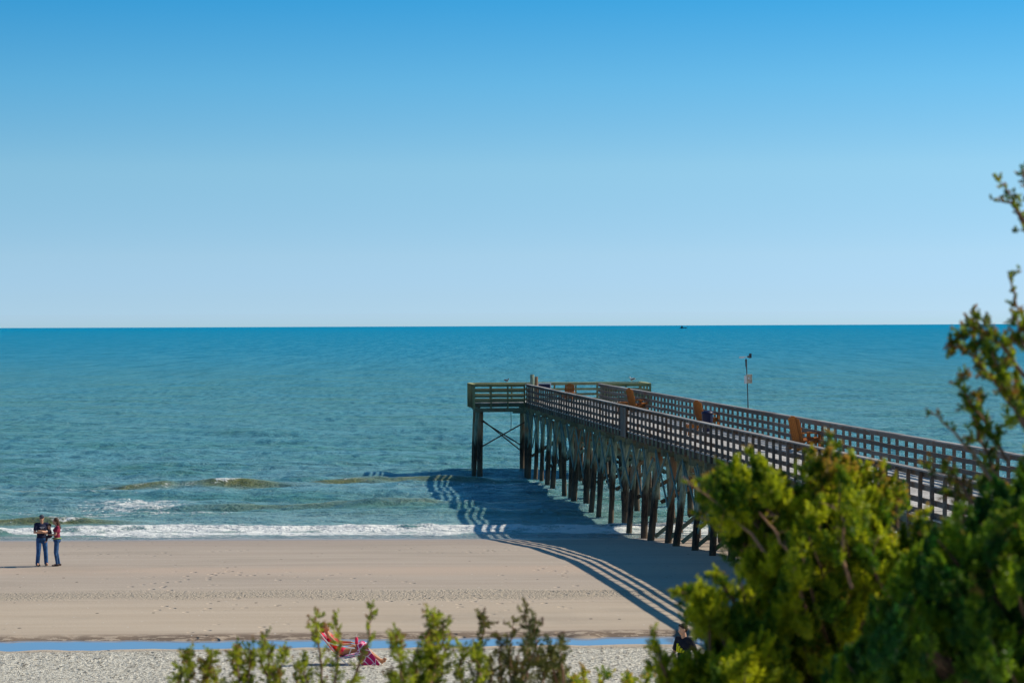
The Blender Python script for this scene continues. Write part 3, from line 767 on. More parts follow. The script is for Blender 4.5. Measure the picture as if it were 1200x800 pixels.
def head(mb, c, fwd, up=(0, 0, 1), s=1.0):
    c = Vector(c); f = Vector(fwd).normalized(); u = Vector(up); u = (u - f * u.dot(f)).normalized(); r_ = f.cross(u)
    rot = Matrix((r_, f, u)).transposed()
    P_ = lambda x, y, z_: c + (r_ * x + f * y + u * z_) * s
    mb.ell(P_(0, -.01, .02), (.073 * s, .094 * s, .098 * s), rot, 16, 12)
    mb.ell(P_(0, .022, -.048), (.056 * s, .068 * s, .068 * s), rot, 14, 10)
    mb.ell(P_(0, .062, -.095), (.024 * s, .02 * s, .018 * s), rot)                      # chin
    mb.cap(P_(0, .082, .012), P_(0, .105, -.028), .009 * s, .014 * s, 8)                # nose
    mb.cap(P_(-.018, .083, -.06), P_(.018, .083, -.06), .008 * s, .008 * s, 8)          # lips
    mb.cap(P_(-.03, .074, .03), P_(.03, .074, .03), .012 * s, .012 * s, 8)              # brow
    for k in (-1, 1): mb.ell(P_(k * .074, -.012, -.01), (.010 * s, .018 * s, .030 * s), rot)
    return rot, P_
def eyes(P_, parent, s=1.0):
    for k in (-1, 1):
        MB().ell(P_(k * .03, .082, .004), (.011 * s, .011 * s, .009 * s)).build('eye', M['eye_white'], parent, True)
        MB().ell(P_(k * .03, .0915, .004), (.005 * s, .005 * s, .005 * s)).build('iris', M['dark_hair'], parent, True)

def shoe(mb, ankle, yaw=0.0, s=1.0, gz=0.0):
    a = Vector(ankle); d = Vector((math.sin(yaw), math.cos(yaw), 0))
    mb.cap((a.x - d.x * .05 * s, a.y - d.y * .05 * s, gz + .042), (a.x + d.x * .06 * s, a.y + d.y * .06 * s, gz + .045), .042 * s, .045 * s)
    mb.cap((a.x + d.x * .05 * s, a.y + d.y * .05 * s, gz + .036), (a.x + d.x * .17 * s, a.y + d.y * .17 * s, gz + .032), .043 * s, .032 * s)
    mb.cap(a, (a.x, a.y, gz + .06), .045 * s, .045 * s)

# man with crossed arms: local facing +y
def man_standing():
    px, py = 49, 662.5; Y0 = ground_hit(49, 662.5); q = at(px, py, Y0); gz = tz(q.x, Y0)
    r = empty('person', (q.x, Y0, gz), R(180 + 22)); r.scale = (1.0,) * 3
    tag(r, 'standing person in dark cap, navy printed t-shirt and blue jeans with arms crossed', 'person')
    hip = {s: Vector((s * .095, 0, .93)) for s in (-1, 1)}; kn = {-1: Vector((-.13, .02, .50)), 1: Vector((.12, .03, .50))}
    an = {-1: Vector((-.16, -.02, .09)), 1: Vector((.15, -.01, .09))}
    sh = {s: Vector((s * .19, -.01, 1.44)) for s in (-1, 1)}; el = {-1: Vector((-.26, .05, 1.17)), 1: Vector((.26, .05, 1.17))}
    wr = {-1: Vector((.04, .21, 1.22)), 1: Vector((-.06, .235, 1.17))}
    mb = MB()
    for s in (-1, 1):
        mb.cap(hip[s], kn[s], .085, .058); mb.cap(kn[s], an[s], .056, .038); mb.cap(an[s], an[s] + Vector((s * .02, .15, -.05)), .04, .028)
        mb.cap(sh[s], el[s], .05, .04); mb.cap(el[s], wr[s], .04, .028)
    hand(mb, wr[-1], (1, .0, .1), (0, -1, 0), 1.0, .7); hand(mb, wr[1], (-1, -.1, .05), (0, -1, 0), 1.0, .7, -1)
    mb.ell((0, 0, .98), (.165, .115, .12), None, 14, 10); mb.ell((0, 0, 1.13), (.155, .11, .16), None, 14, 10); mb.ell((0, 0, 1.32), (.175, .115, .17), None, 14, 10)
    mb.cap(sh[-1], sh[1], .06, .06); mb.cap((0, 0, 1.45), (0, .02, 1.57), .06, .055)
    rot, P_ = head(mb, (0, .03, 1.66), (.25, 1, -.05))
    mb.remesh('body', M['skin_light'], r, .009, 4)
    mb = MB()
    for s in (-1, 1): mb.cap(sh[s] * 1.0, sh[s].lerp(el[s], .62), .066, .062)
    mb.ell((0, 0, 1.00), (.185, .135, .10), None, 16, 10); mb.ell((0, 0, 1.12), (.175, .13, .17), None, 16, 10); mb.ell((0, 0, 1.31), (.192, .132, .18), None, 16, 10)
    mb.cap(sh[-1], sh[1], .072, .072); mb.remesh('t_shirt', M['navy_cloth'], r, .011, 3)
    for (x, z_, w_) in ((-.05, 1.355, .05), (.015, 1.36, .05), (.07, 1.35, .035), (-.03, 1.315, .035), (.03, 1.31, .055)):
        MB().box((x, .128 - abs(x) * .12, z_), (w_, .02, .022)).build('shirt_print', M['white_print'], r)
    mb = MB()
    for s in (-1, 1):
        mb.cap(hip[s], kn[s], .105, .08); mb.cap(kn[s], an[s] + Vector((0, 0, -.01)), .078, .072)
    mb.ell((0, 0, .95), (.185, .132, .11), None, 14, 10); mb.remesh('jeans', M['jeans'], r, .012, 3)
    for s in (-1, 1): mb = MB(); shoe(mb, an[s], s * -.25); mb.remesh('shoe', M['shoe'], r, .009, 2)
    mb = MB(); mb.ell(P_(0, -.012, .045), (.084, .104, .085), rot, 16, 10); o = mb.build('cap', M['cap_cloth'], r, True)
    MB().box(P_(0, .12, .052), (.13, .12, .014), rot).build('brim', M['cap_cloth'], o)
    for k in (-1, 1): MB().ell(P_(k * .032, .094, .006), (.026, .012, .018), rot).build('sunglasses_lens', M['dark_metal'], r, True)
    MB().ell(P_(0, -.04, -.03), (.078, .07, .06), rot).build('hair', M['dark_hair'], r, True)
man_standing()

# baby, held by the woman
WY = ground_hit(66, 663); WX = at(66, 663, WY); WGZ = tz(WX.x, WY)
WR = R(90 + 12)       # woman faces image left
def woman_standing():
    r = empty('person', (WX.x, WY, WGZ), WR)
    tag(r, 'standing person with long brown hair, maroon top and jeans holding a baby', 'person')
    hip = {s: Vector((s * .085, -.02, .89)) for s in (-1, 1)}; kn = {-1: Vector((-.085, .03, .48)), 1: Vector((.09, -.02, .48))}
    an = {-1: Vector((-.08, -.02, .085)), 1: Vector((.10, -.10, .085))}
    sh = {s: Vector((s * .165, -.05, 1.36)) for s in (-1, 1)}; el = {-1: Vector((-.22, .03, 1.11)), 1: Vector((.22, .04, 1.11))}
    wr = {-1: Vector((-.06, .27, 1.12)), 1: Vector((.07, .29, 1.00))}
    mb = MB()
    for s in (-1, 1):
        mb.cap(hip[s], kn[s], .082, .052); mb.cap(kn[s], an[s], .05, .034); mb.cap(an[s], an[s] + Vector((s * .01, .14, -.05)), .034, .024)
        mb.cap(sh[s], el[s], .042, .034); mb.cap(el[s], wr[s], .034, .024)
    hand(mb, wr[-1], (1, .2, .1), (0, 0, 1), .92, .6, -1); hand(mb, wr[1], (-1, .2, 0), (0, 0, 1), .92, .6)
    mb.ell((0, -.02, .93), (.16, .12, .12), None, 14, 10); mb.ell((0, -.03, 1.08), (.125, .095, .14), None, 14, 10); mb.ell((0, -.03, 1.26), (.145, .105, .15), None, 14, 10)
    mb.cap(sh[-1], sh[1], .05, .05); mb.cap((0, -.03, 1.37), (0, .0, 1.48), .048, .045)
    rot, P_ = head(mb, (0, .02, 1.56), (-.1, 1, -.1), s=.96)
    mb.remesh('body', M['skin'], r, .009, 4); eyes(P_, r, .96)
    mb = MB()
    for s in (-1, 1): mb.cap(sh[s], sh[s].lerp(el[s], .55), .056, .052)
    mb.ell((0, -.03, 1.06), (.14, .112, .13), None, 14, 10); mb.ell((0, -.03, 1.24), (.16, .122, .16), None, 14, 10)
    for s in (-1, 1): mb.ell((s * .07, .06, 1.25), (.06, .055, .06))
    mb.cap(sh[-1], sh[1], .062, .062); mb.remesh('top', M['maroon_cloth'], r, .011, 3)
    MB().tube([(0, -.02, .955), (0, -.02, .985)], [.166, .155], 20).build('waistband', M['lime_cloth'], r, True)
    mb = MB()
    for s in (-1, 1): mb.cap(hip[s], kn[s], .093, .062); mb.cap(kn[s], an[s], .060, .044)
    mb.ell((0, -.03, .90), (.172, .138, .11), None, 14, 10); mb.remesh('jeans', M['jeans_dark'], r, .011, 3)
    for s in (-1, 1): mb = MB(); shoe(mb, an[s], 0, .92); mb.remesh('shoe', M['shoe'], r, .009, 2)
    mb = MB(); mb.ell(P_(0, -.028, .035), (.088, .098, .098), rot, 14, 10); mb.ell(P_(0, -.085, -.06), (.085, .055, .12), rot, 14, 10); mb.cap(P_(.055, -.06, -.06), P_(.06, -.09, -.24), .045, .03); mb.cap(P_(-.055, -.06, -.06), P_(-.06, -.09, -.24), .045, .03)
    mb.cap(P_(0, -.09, -.1), P_(0, -.13, -.27), .06, .04); mb.remesh('hair', M['brown_hair'], r, .01, 2)
woman_standing()
def baby():
    r = empty('person', (WX.x, WY, WGZ + 1.0), WR)
    tag(r, 'baby in dark clothes held between the two standing people', 'person')
    mb = MB(); c = Vector((-.02, .22, .16))
    mb.ell(c, (.075, .065, .12), None, 12, 8); mb.ell(c + Vector((0, 0, -.10)), (.08, .075, .06)); mb.cap(c + Vector((0, 0, .1)), c + Vector((0, .0, .17)), .035, .035)
    rot, P_ = head(mb, c + Vector((0, .01, .235)), (-.9, .5, 0), s=.78)
    for s in (-1, 1):
        e_ = c + Vector((s * .12, .05, .02)); w_ = c + Vector((s * .08, .12, -.03))
        mb.cap(c + Vector((s * .065, 0, .085)), e_, .026, .022); mb.cap(e_, w_, .022, .017); hand(mb, w_, (0, 1, -.2), (0, 0, -1), .5, .6, s)
        k_ = c + Vector((s * .10, .10, -.14)); f_ = c + Vector((s * .08, .12, -.30)); mb.cap(c + Vector((s * .04, 0, -.12)), k_, .042, .034); mb.cap(k_, f_, .033, .024); mb.cap(f_, f_ + Vector((0, .05, -.015)), .022, .017)
    mb.remesh('body', M['skin_light'], r, .008, 3); eyes(P_, r, .78)
    mb = MB(); mb.ell(c, (.088, .077, .13), None, 12, 8); mb.ell(c + Vector((0, 0, -.10)), (.092, .088, .075))
    for s in (-1, 1):
        mb.cap(c + Vector((s * .065, 0, .085)), c + Vector((s * .12, .05, .02)), .036, .032); mb.cap(c + Vector((s * .04, 0, -.12)), c + Vector((s * .10, .10, -.14)), .052, .044); mb.cap(c + Vector((s * .10, .10, -.14)), c + Vector((s * .085, .115, -.25)), .042, .034)
    mb.remesh('romper', M['dark_cloth'], r, .009, 2)
    MB().ell(P_(0, -.014, .035), (.062, .078, .07), rot, 12, 8).build('hair', M['brown_hair'], r, True)
baby()

# reclining woman: local +x to the feet
CY = ground_hit(402, 778); cq = at(402, 778, CY); CGZ = tz(cq.x, CY)
bc = empty('beach_chair', (cq.x, CY, CGZ)); tag(bc, 'low pink canvas beach chair with a floral seat and thin metal legs', 'chair')
def sheet(mb, prof, y0, y1, th):
    n0 = len(mb.v)
    for (x, z_) in prof:
        for y in (y0, y1): mb.v.append((x, y, z_)); mb.v.append((x, y, z_ - th))
    for i in range(len(prof) - 1):
        a = n0 + i * 4; b_ = a + 4
        mb.f += [(a, b_, b_ + 2, a + 2), (a + 1, a + 3, b_ + 3, b_ + 1), (a, a + 1, b_ + 1, b_), (a + 2, b_ + 2, b_ + 3, a + 3)]
    mb.f += [(n0, n0 + 2, n0 + 3, n0 + 1)]; e = n0 + (len(prof) - 1) * 4; mb.f += [(e, e + 1, e + 3, e + 2)]
    return mb
sheet(MB(), [(-.55, .80), (-.48, .70), (-.33, .50), (-.17, .32), (-.06, .22)], -.27, .27, .02).build('backrest', M['pink_canvas'], bc)
sheet(MB(), [(-.07, .21), (.08, .195), (.25, .22), (.42, .27)], -.27, .27, .02).build('seat', M['floral'], bc)
for s in (-1, 1):
    MB().tube([(-.56, s * .285, .82), (-.06, s * .285, .21), (.14, s * .285, .01)], .012, 6).build('frame_rail', M['white_metal'], bc)
    MB().tube([(.45, s * .285, .28), (-.06, s * .285, .19), (-.30, s * .285, .01)], .012, 6).build('frame_rail', M['white_metal'], bc)
    MB().tube([(.34, s * .285, .25), (.44, s * .285, .01)], .012, 6).build('leg', M['white_metal'], bc)
    MB().tube([(-.36, s * .31, .56), (.1, s * .31, .44), (.30, s * .31, .42)], .017, 6).build('armrest', M['white_metal'], bc)
    MB().tube([(.22, s * .29, .43), (.14, s * .285, .22)], .010, 6).build('arm_strut', M['white_metal'], bc)
pw = empty('person', (cq.x, CY, CGZ)); tag(pw, 'sunbathing person leaning back in the pink beach chair with legs stretched out', 'person')
hip = {s: Vector((.0, s * .085, .30)) for s in (-1, 1)}; kn = {-1: Vector((.44, -.12, .40)), 1: Vector((.43, .11, .45))}; an = {-1: Vector((.90, -.12, .11)), 1: Vector((.86, .10, .10))}
sh = {s: Vector((-.33, s * .16, .70)) for s in (-1, 1)}; el = {-1: Vector((-.10, -.27, .50)), 1: Vector((-.10, .27, .50))}; wr = {-1: Vector((.19, -.21, .50)), 1: Vector((.18, .20, .50))}
mb = MB()
for s in (-1, 1):
    mb.cap(hip[s], kn[s], .082, .055); mb.cap(kn[s], an[s], .053, .036); mb.cap(an[s], an[s] + Vector((.09, 0, -.02)), .036, .028); mb.cap(an[s] + Vector((.03, 0, -.05)), an[s] + Vector((.12, 0, .03)), .034, .022)
    mb.cap(sh[s], el[s], .043, .036); mb.cap(el[s], wr[s], .035, .025); hand(mb, wr[s], (1, 0, -.15), (0, 0, -1), .92, .5, -s)
mb.ell((.0, 0, .31), (.12, .16, .10), None, 12, 8); mb.ell((-.12, 0, .44), (.12, .13, .13), None, 12, 8); mb.ell((-.25, 0, .58), (.13, .145, .14), None, 12, 8)
mb.cap(sh[-1], sh[1], .052, .052); mb.cap((-.34, 0, .71), (-.40, 0, .80), .048, .045)
rot, P_ = head(mb, (-.42, 0, .885), (.88, -.25, .38), (-.45, 0, .9), .96); mb.remesh('body', M['tan_skin'], pw, .009, 4); eyes(P_, pw, .96)
mb = MB(); mb.ell((-.25, 0, .575), (.135, .152, .13), None, 12, 8); mb.ell((-.12, 0, .44), (.128, .138, .13), None, 12, 8); mb.ell((.01, 0, .32), (.13, .168, .108), None, 12, 8)
for s in (-1, 1): mb.cap(sh[s] + Vector((.01, -s * .05, .02)), Vector((-.26, s * .09, .66)), .03, .04)
mb.remesh('swimsuit', M['pink_canvas'], pw, .011, 3)
mb = MB(); mb.ell(P_(0, -.028, .035), (.086, .096, .096), rot, 14, 10); mb.ell(P_(0, -.09, -.04), (.07, .05, .08), rot); mb.remesh('hair', M['sandy_hair'], pw, .01, 2)
# towel draped over the knees and hanging down beside the legs
n_ = 30; m_ = 22; V = np.zeros((m_, n_, 3))
for i in range(m_):
    f = i / (m_ - 1)
    for j in range(n_):
        g = j / (n_ - 1)
        bx = .34 + .24 * g; zt_ = float(np.interp(bx, [.3, .44, .62], [.46, .52, .45]))
        if f < .45:
            V[i, j] = (bx, .20 - f / .45 * .42, zt_ + .01 * math.sin(f * 40))
        else:
            k = (f - .45) / .55
            V[i, j] = (bx + k * (.06 + .26 * g), -.22 - .05 * k - .022 * math.sin(g * 19 + k * 2) * k, zt_ * (1 - k) + .015 * k)
idx = np.arange(m_ * n_).reshape(m_, n_)
F = np.stack([idx[:-1, :-1], idx[:-1, 1:], idx[1:, 1:], idx[1:, :-1]], -1).reshape(-1, 4)
me = np_mesh('beach_towel', V.reshape(-1, 3), F); tw = link('beach_towel', me, M['pink_towel'], None, True); tw.location = (cq.x, CY, CGZ)
md = tw.modifiers.new('s', 'SOLIDIFY'); md.thickness = .012
# front side flap hanging towards the sea path side
tag(tw, 'bright pink towel with thin white lines draped over the sunbather\'s knees', 'towel')
bt = MB(); bt.tube([(0, 0, 0), (0, 0, .10), (0, 0, .13), (0, 0, .16)], [.035, .037, .036, .02], 12)
o = bt.build('drink_cup', M['pink_canvas'], None, True); o.location = (cq.x + .33, CY - .16, CGZ + .505); MB().tube([(0, 0, .15), (.01, 0, .24)], .005, 5).build('straw', M['white_metal'], o)
tag(o, 'small pink drink cup with a straw held on the sunbather\'s knee', 'cup')

# man walking at lower right, head and shoulders in view
def man_walking():
    q = at(802, 745, 50); gz = 3.66 - 1.77
    r = empty('person', (q.x, 50, min(gz, tz(q.x, 50) + .02)), R(90 + 42)); r.location.z = tz(q.x, 50)
    k = (CAMZ - (731.5 - 381.3) / 60.0 - r.location.z) / 1.80; r.scale = (k, k, k)
    tag(r, 'person with short dark hair and black t-shirt with yellow stripes behind the bushes', 'person')
    hip = {s: Vector((s * .095, 0, .95)) for s in (-1, 1)}; kn = {-1: Vector((-.10, .14, .52)), 1: Vector((.10, .02, .50))}
    an = {-1: Vector((-.10, .20, .10)), 1: Vector((.10, -.25, .13))}
    sh = {s: Vector((s * .19, 0, 1.46)) for s in (-1, 1)}; el = {-1: Vector((-.25, -.10, 1.18)), 1: Vector((.25, .06, 1.18))}; wr = {-1: Vector((-.26, -.05, .93)), 1: Vector((.24, .24, 1.02))}
    mb = MB()
    for s in (-1, 1):
        mb.cap(hip[s], kn[s], .085, .058); mb.cap(kn[s], an[s], .056, .038); mb.cap(an[s], an[s] + Vector((0, .15, -.05)), .04, .028)
        mb.cap(sh[s], el[s], .05, .04); mb.cap(el[s], wr[s], .04, .028); hand(mb, wr[s], wr[s] - el[s], (-s, 0, 0), 1, .5, s)
    mb.ell((0, 0, .99), (.165, .115, .12), None, 14, 10); mb.ell((0, 0, 1.14), (.155, .11, .16), None, 14, 10); mb.ell((0, 0, 1.33), (.175, .115, .17), None, 14, 10)
    mb.cap(sh[-1], sh[1], .06, .06); mb.cap((0, 0, 1.47), (0, .03, 1.60), .062, .058)
    rot, P_ = head(mb, (0, .05, 1.69), (0.55, 1, -.22)); mb.remesh('body', M['skin_light'], r, .009, 4); eyes(P_, r)
    mb = MB()
    for s in (-1, 1): mb.cap(sh[s], sh[s].lerp(el[s], .7), .068, .066)
    mb.ell((0, 0, 1.02), (.185, .135, .10), None, 16, 10); mb.ell((0, 0, 1.14), (.178, .13, .17), None, 16, 10); mb.ell((0, 0, 1.33), (.195, .134, .18), None, 16, 10)
    mb.cap(sh[-1], sh[1], .074, .074); mb.remesh('t_shirt', M['black_cloth'], r, .011, 3)
    for i in range(4):
        x = -.13 + i * .055; h = .05 + .045 * i
        MB().beam((x + .07, .128 - .3 * max(0, abs(x + .07) - .05), 1.20), (x + .03, .136 - .3 * max(0, abs(x + .03) - .05), 1.20 + h), .03, .04, (0, 1, 0)).build('shirt_stripe', M['yellow_print'], r)
    mb = MB()
    for s in (-1, 1): mb.cap(hip[s], kn[s], .105, .085)
    mb.ell((0, 0, .97), (.185, .132, .11), None, 14, 10); mb.remesh('shorts', M['navy_cloth'], r, .012, 3)
    for s in (-1, 1): mb = MB(); shoe(mb, an[s], 0, 1, 0 if s < 0 else .03); mb.remesh('shoe', M['shoe'], r, .009, 2)
    mb = MB(); mb.ell(P_(0, -.026, .045), (.082, .094, .084), rot, 16, 10); mb.ell(P_(0, -.055, -.01), (.078, .062, .06), rot); mb.ell(P_(0, .045, .098), (.055, .035, .022), rot); mb.remesh('hair', M['dark_hair'], r, .008, 2)
man_walking()

# ------------------------------------------------------------------ foliage
def leaf_mat(name, dark, light, tip, trans=.3):
    t = MT(name)
    a = t.attr('tint'); nz = t.noise(t.pos, 3.0, 3, .6)
    f = t.math('ADD', t.math('MULTIPLY', a, .75), t.math('MULTIPLY', nz, .5))
    c = t.mix(t.rng(f, .35, .85), dark, light)
    c = t.mix(t.rng(t.math('ADD', t.attr('tip'), t.math('MULTIPLY', t.math('SUBTRACT', nz, .5), 1.6)), .80, 1.15), c, tip)
    t.done(c, .5, None, .35)
    tr = t.n('ShaderNodeBsdfTranslucent'); t.l(c, tr.inputs[0]); mx = t.n('ShaderNodeMixShader'); mx.inputs[0].default_value = trans
    t.l(t.b.outputs[0], mx.inputs[1]); t.l(tr.outputs[0], mx.inputs[2]); t.l(mx.outputs[0], t.o.inputs[0])
    return t.m
M['leaf_yellow'] = leaf_mat('yellow_green_cedar', (0.075, 0.17, 0.010), (0.60, 0.62, 0.018), (0.55, 0.32, 0.05), .5)
M['leaf_dark'] = leaf_mat('dark_green_cedar', (0.024, 0.115, 0.016), (0.27, 0.40, 0.014), (0.30, 0.18, 0.04), .5)
M['leaf_mid'] = leaf_mat('mid_green_cedar', (0.06, 0.15, 0.014), (0.40, 0.48, 0.020), (0.40, 0.20, 0.05), .5)
M['leaf_olive'] = leaf_mat('olive_shrub', (0.12, 0.165, 0.014), (0.48, 0.52, 0.03), (0.32, 0.17, 0.06), .5)
M['leaf_brown'] = leaf_mat('brownish_sprigs', (0.08, 0.10, 0.02), (0.24, 0.22, 0.04), (0.17, 0.08, 0.045))

def tufts_mesh(name, P0, D, L_, tint, tip, mat, parent, nb=24, wr_=.13, width=.0046, blen=.46):
    """P0 (n,3) tuft bases, D (n,3) directions, L_ lengths. each tuft = nb small leaf sprays along its axis"""
    n = len(P0); r_ = np.random.default_rng(len(P0) + 3)
    D = D / np.linalg.norm(D, axis=1, keepdims=True)
    t_ = np.linspace(.05, 1, nb)[None, :, None] + r_.uniform(-.03, .03, (n, nb, 1))
    side = r_.normal(size=(n, nb, 3)); side -= (side * D[:, None]).sum(-1, keepdims=True) * D[:, None]; side /= np.linalg.norm(side, axis=-1, keepdims=True) + 1e-9
    base = P0[:, None] + D[:, None] * (t_ * L_[:, None, None])
    d = D[:, None] * .75 + side * .8 + r_.normal(0, .12, (n, nb, 3)); d /= np.linalg.norm(d, axis=-1, keepdims=True)
    ll = L_[:, None, None] * blen * (1.05 - .55 * t_) * r_.uniform(.7, 1.3, (n, nb, 1))
    wv = np.cross(d, r_.normal(size=(n, nb, 3))); wv /= np.linalg.norm(wv, axis=-1, keepdims=True) + 1e-9
    ww = width * r_.uniform(.7, 1.4, (n, nb, 1))
    mid = base + d * ll * .45; end = base + d * ll
    V = np.stack([base, mid + wv * ww, end, mid - wv * ww], 2).reshape(-1, 3)
    F = np.arange(n * nb * 4).reshape(-1, 4)
    me = np_mesh(name, V, F)
    set_attr(me, 'tint', np.repeat(tint, nb * 4)); tt = (t_[:, :, 0] * .6 + tip[:, None] * .6)
    tp = np.stack([tt - .2, tt, tt + .15, tt], -1).reshape(-1); set_attr(me, 'tip', tp)
    return link(name, me, mat, parent)

def bez(p0, p1, bend, n=8):
    p0, p1 = Vector(p0), Vector(p1); out_ = []
    for i in range(n):
        f = i / (n - 1); out_.append(p0.lerp(p1, f) + Vector(bend) * math.sin(math.pi * f))
    return out_
def path_tufts(pts, spacing, start, rad, L0, spread, lists, tip=.5, tint=.5, upb=.5):
    """put tufts along a polyline"""
    P0, D, LL, TI, TP = lists
    cum = [0]
    for a, b_ in zip(pts[:-1], pts[1:]): cum.append(cum[-1] + (b_ - a).length)
    T_ = cum[-1]; s_ = start * T_
    while s_ < T_:
        i = max(0, min(len(pts) - 2, int(np.searchsorted(cum, s_) - 1))); f = (s_ - cum[i]) / max(1e-6, cum[i+1] - cum[i])
        p = pts[i].lerp(pts[i+1], f); d = (pts[i+1] - pts[i]).normalized()
        k = 1 - .55 * (s_ / T_)
        rnd = Vector((random.gauss(0, 1), random.gauss(0, 1), random.gauss(0, 1))).normalized()
        P0.append(tuple(p + rnd * rad * k * random.random())); dd = d * .8 + rnd * spread + Vector((0, 0, upb))
        D.append(tuple(dd)); LL.append(L0 * random.uniform(.6, 1.3) * (.6 + .5 * k)); TI.append(min(1, max(0, random.gauss(tint, .28)))); TP.append(tip * random.random() + .25 * (s_ / T_))
        s_ += spacing * random.uniform(.5, 1.5)

def in_poly(x, y, poly):
    c_ = False; j = len(poly) - 1
    for i in range(len(poly)):
        xi, yi = poly[i]; xj, yj = poly[j]
        if (yi > y) != (yj > y) and x < (xj - xi) * (y - yi) / (yj - yi) + xi: c_ = not c_
        j = i
    return c_
SIDE = [True]
def crown_tree(name, label, cat, Yc, poly, depth, n_clump, tufts, mat, sprigs, trunk_px, crad=.13, L0=.085, tint=.5, tip=.5, group=None, thin=.0, extra=None):
    """real crown volume: clumps fill a body of the given width, height and depth around a trunk with limbs"""
    px0 = at(trunk_px, 700, Yc); gz = tz(px0.x, Yc) - .1
    root = empty(name, (0, 0, 0)); root.location = (px0.x, Yc, gz); tag(root, label, cat, group)
    inv = -root.location
    tr = MB(); wood_ = MB(); lists = ([], [], [], [], [])
    xs_ = [p[0] for p in poly]; ys_ = [p[1] for p in poly]
    zs = [at(a, b_, Yc).z for a, b_ in poly]; top = max(zs); bot = min(zs)
    tp = [Vector((0, 0, 0)), Vector((.04, .05, (top - gz) * .35)), Vector((-.05, .02, (top - gz) * .7)), Vector((.0, 0, (top - gz) * .93))]
    tr.tube(tp, [.10, .08, .05, .015], 10)
    def trunk_at(z_):
        h = max(.02, min(.95, z_ / (top - gz))); return Vector((0.02 * math.sin(h * 7), .02, h * (top - gz)))
    k = 0; tries = 0
    while k < n_clump and tries < n_clump * 60:
        tries += 1
        a = random.uniform(min(xs_), max(xs_)); b_ = random.uniform(min(ys_), max(ys_))
        if not in_poly(a, b_, poly): continue
        k += 1
        # depth: thinner near the silhouette
        m_ = min(in_poly(a + dx_, b_ + dy_, poly) for dx_, dy_ in ((0, -26), (-26, 0), (26, 0)))
        yy = Yc + random.uniform(-1, 1) * depth * (1.0 if m_ else .35)
        c_ = at(a, b_, yy) + inv
        if random.random() < .5:
            ta = trunk_at(c_.z - random.uniform(.3, .8)); pts = bez(ta, c_, (jit(.08), jit(.08), -.12), 6)
            wood_.tube(pts, [.018, .015, .012, .009, .006, .003], 5)
        lean_ = Vector((jit(.75) + c_.x * .30, jit(.6) + c_.y * .2, random.uniform(.55, 1.1))).normalized()
        ln_ = crad * random.uniform(1.0, 2.4); ct = min(1, max(0, random.gauss(tint, .24))); ctip = tip * random.random() * 1.2
        b0 = c_ - lean_ * ln_; rad0 = ln_ * random.uniform(.17, .30)
        bend = Vector((jit(.03), jit(.03), -.02))
        for q in range(int(tufts * (ln_ / crad) / 1.7)):
            f = random.random() ** .85; v_ = Vector((random.gauss(0, 1), random.gauss(0, 1), random.gauss(0, 1))).normalized()
            rr0 = rad0 * (1.05 - f) * (.35 + .65 * min(1, f * 5))
            p = b0 + lean_ * ln_ * f + bend * math.sin(f * 3.1) + v_ * rr0 * random.random() ** .5
            lists[0].append(tuple(p)); lists[1].append(tuple(v_ * .55 * (1.1 - f) + lean_ * .8 + Vector((0, 0, .15)))); lists[2].append(L0 * random.uniform(.6, 1.2) * (1.1 - .45 * f))
            lists[3].append(min(1, max(0, random.gauss(ct, .14)))); lists[4].append(ctip * (.6 + .6 * f))
    o = wood_.build('limbs', M['bark'], root)
    sp_w = MB()
    for (pp, dY, dens, rad, ln) in sprigs:
        pts = [at(a, b_, Yc + dY + jit(.05) * i) + inv for i, (a, b_) in enumerate(pp)]
        fine_ = []
        for a, b_ in zip(pts[:-1], pts[1:]):
            for q in range(4): fine_.append(a.lerp(b_, q / 4) + Vector((jit(.006), jit(.006), jit(.006))))
        fine_.append(pts[-1]); nn = len(fine_)
        sp_w.tube(fine_, [.009 * (1 - i / nn) + .0018 for i in range(nn)], 5)
        if dens > 0:
            path_tufts(fine_, dens, .12, rad, ln, .9, lists, tip * 1.5, tint, .35)
            for i in (range(3, nn - 1, 2) if SIDE[0] else ()):
                d_ = Vector((random.gauss(0, 1), random.gauss(0, .7), random.gauss(.5, .8))).normalized() * random.uniform(.03, .09)
                e_ = fine_[i] + d_; sp_w.tube([fine_[i], fine_[i] + d_ * .5 + Vector((0, 0, .004)), e_], [.003, .0025, .0012], 4)
                path_tufts([fine_[i], fine_[i] + d_ * .5, e_], dens * .8, .2, .006, ln * .8, .9, lists, tip * 1.5, tint, .35)
    sp_w.build('twigs', M['twig'], root)
    tr.build('trunk', M['bark'], root, True)
    arr = [np.array(x, float) for x in lists]
    tufts_mesh('crown', arr[0], arr[1], arr[2], arr[3], arr[4], mat, root)
    return root

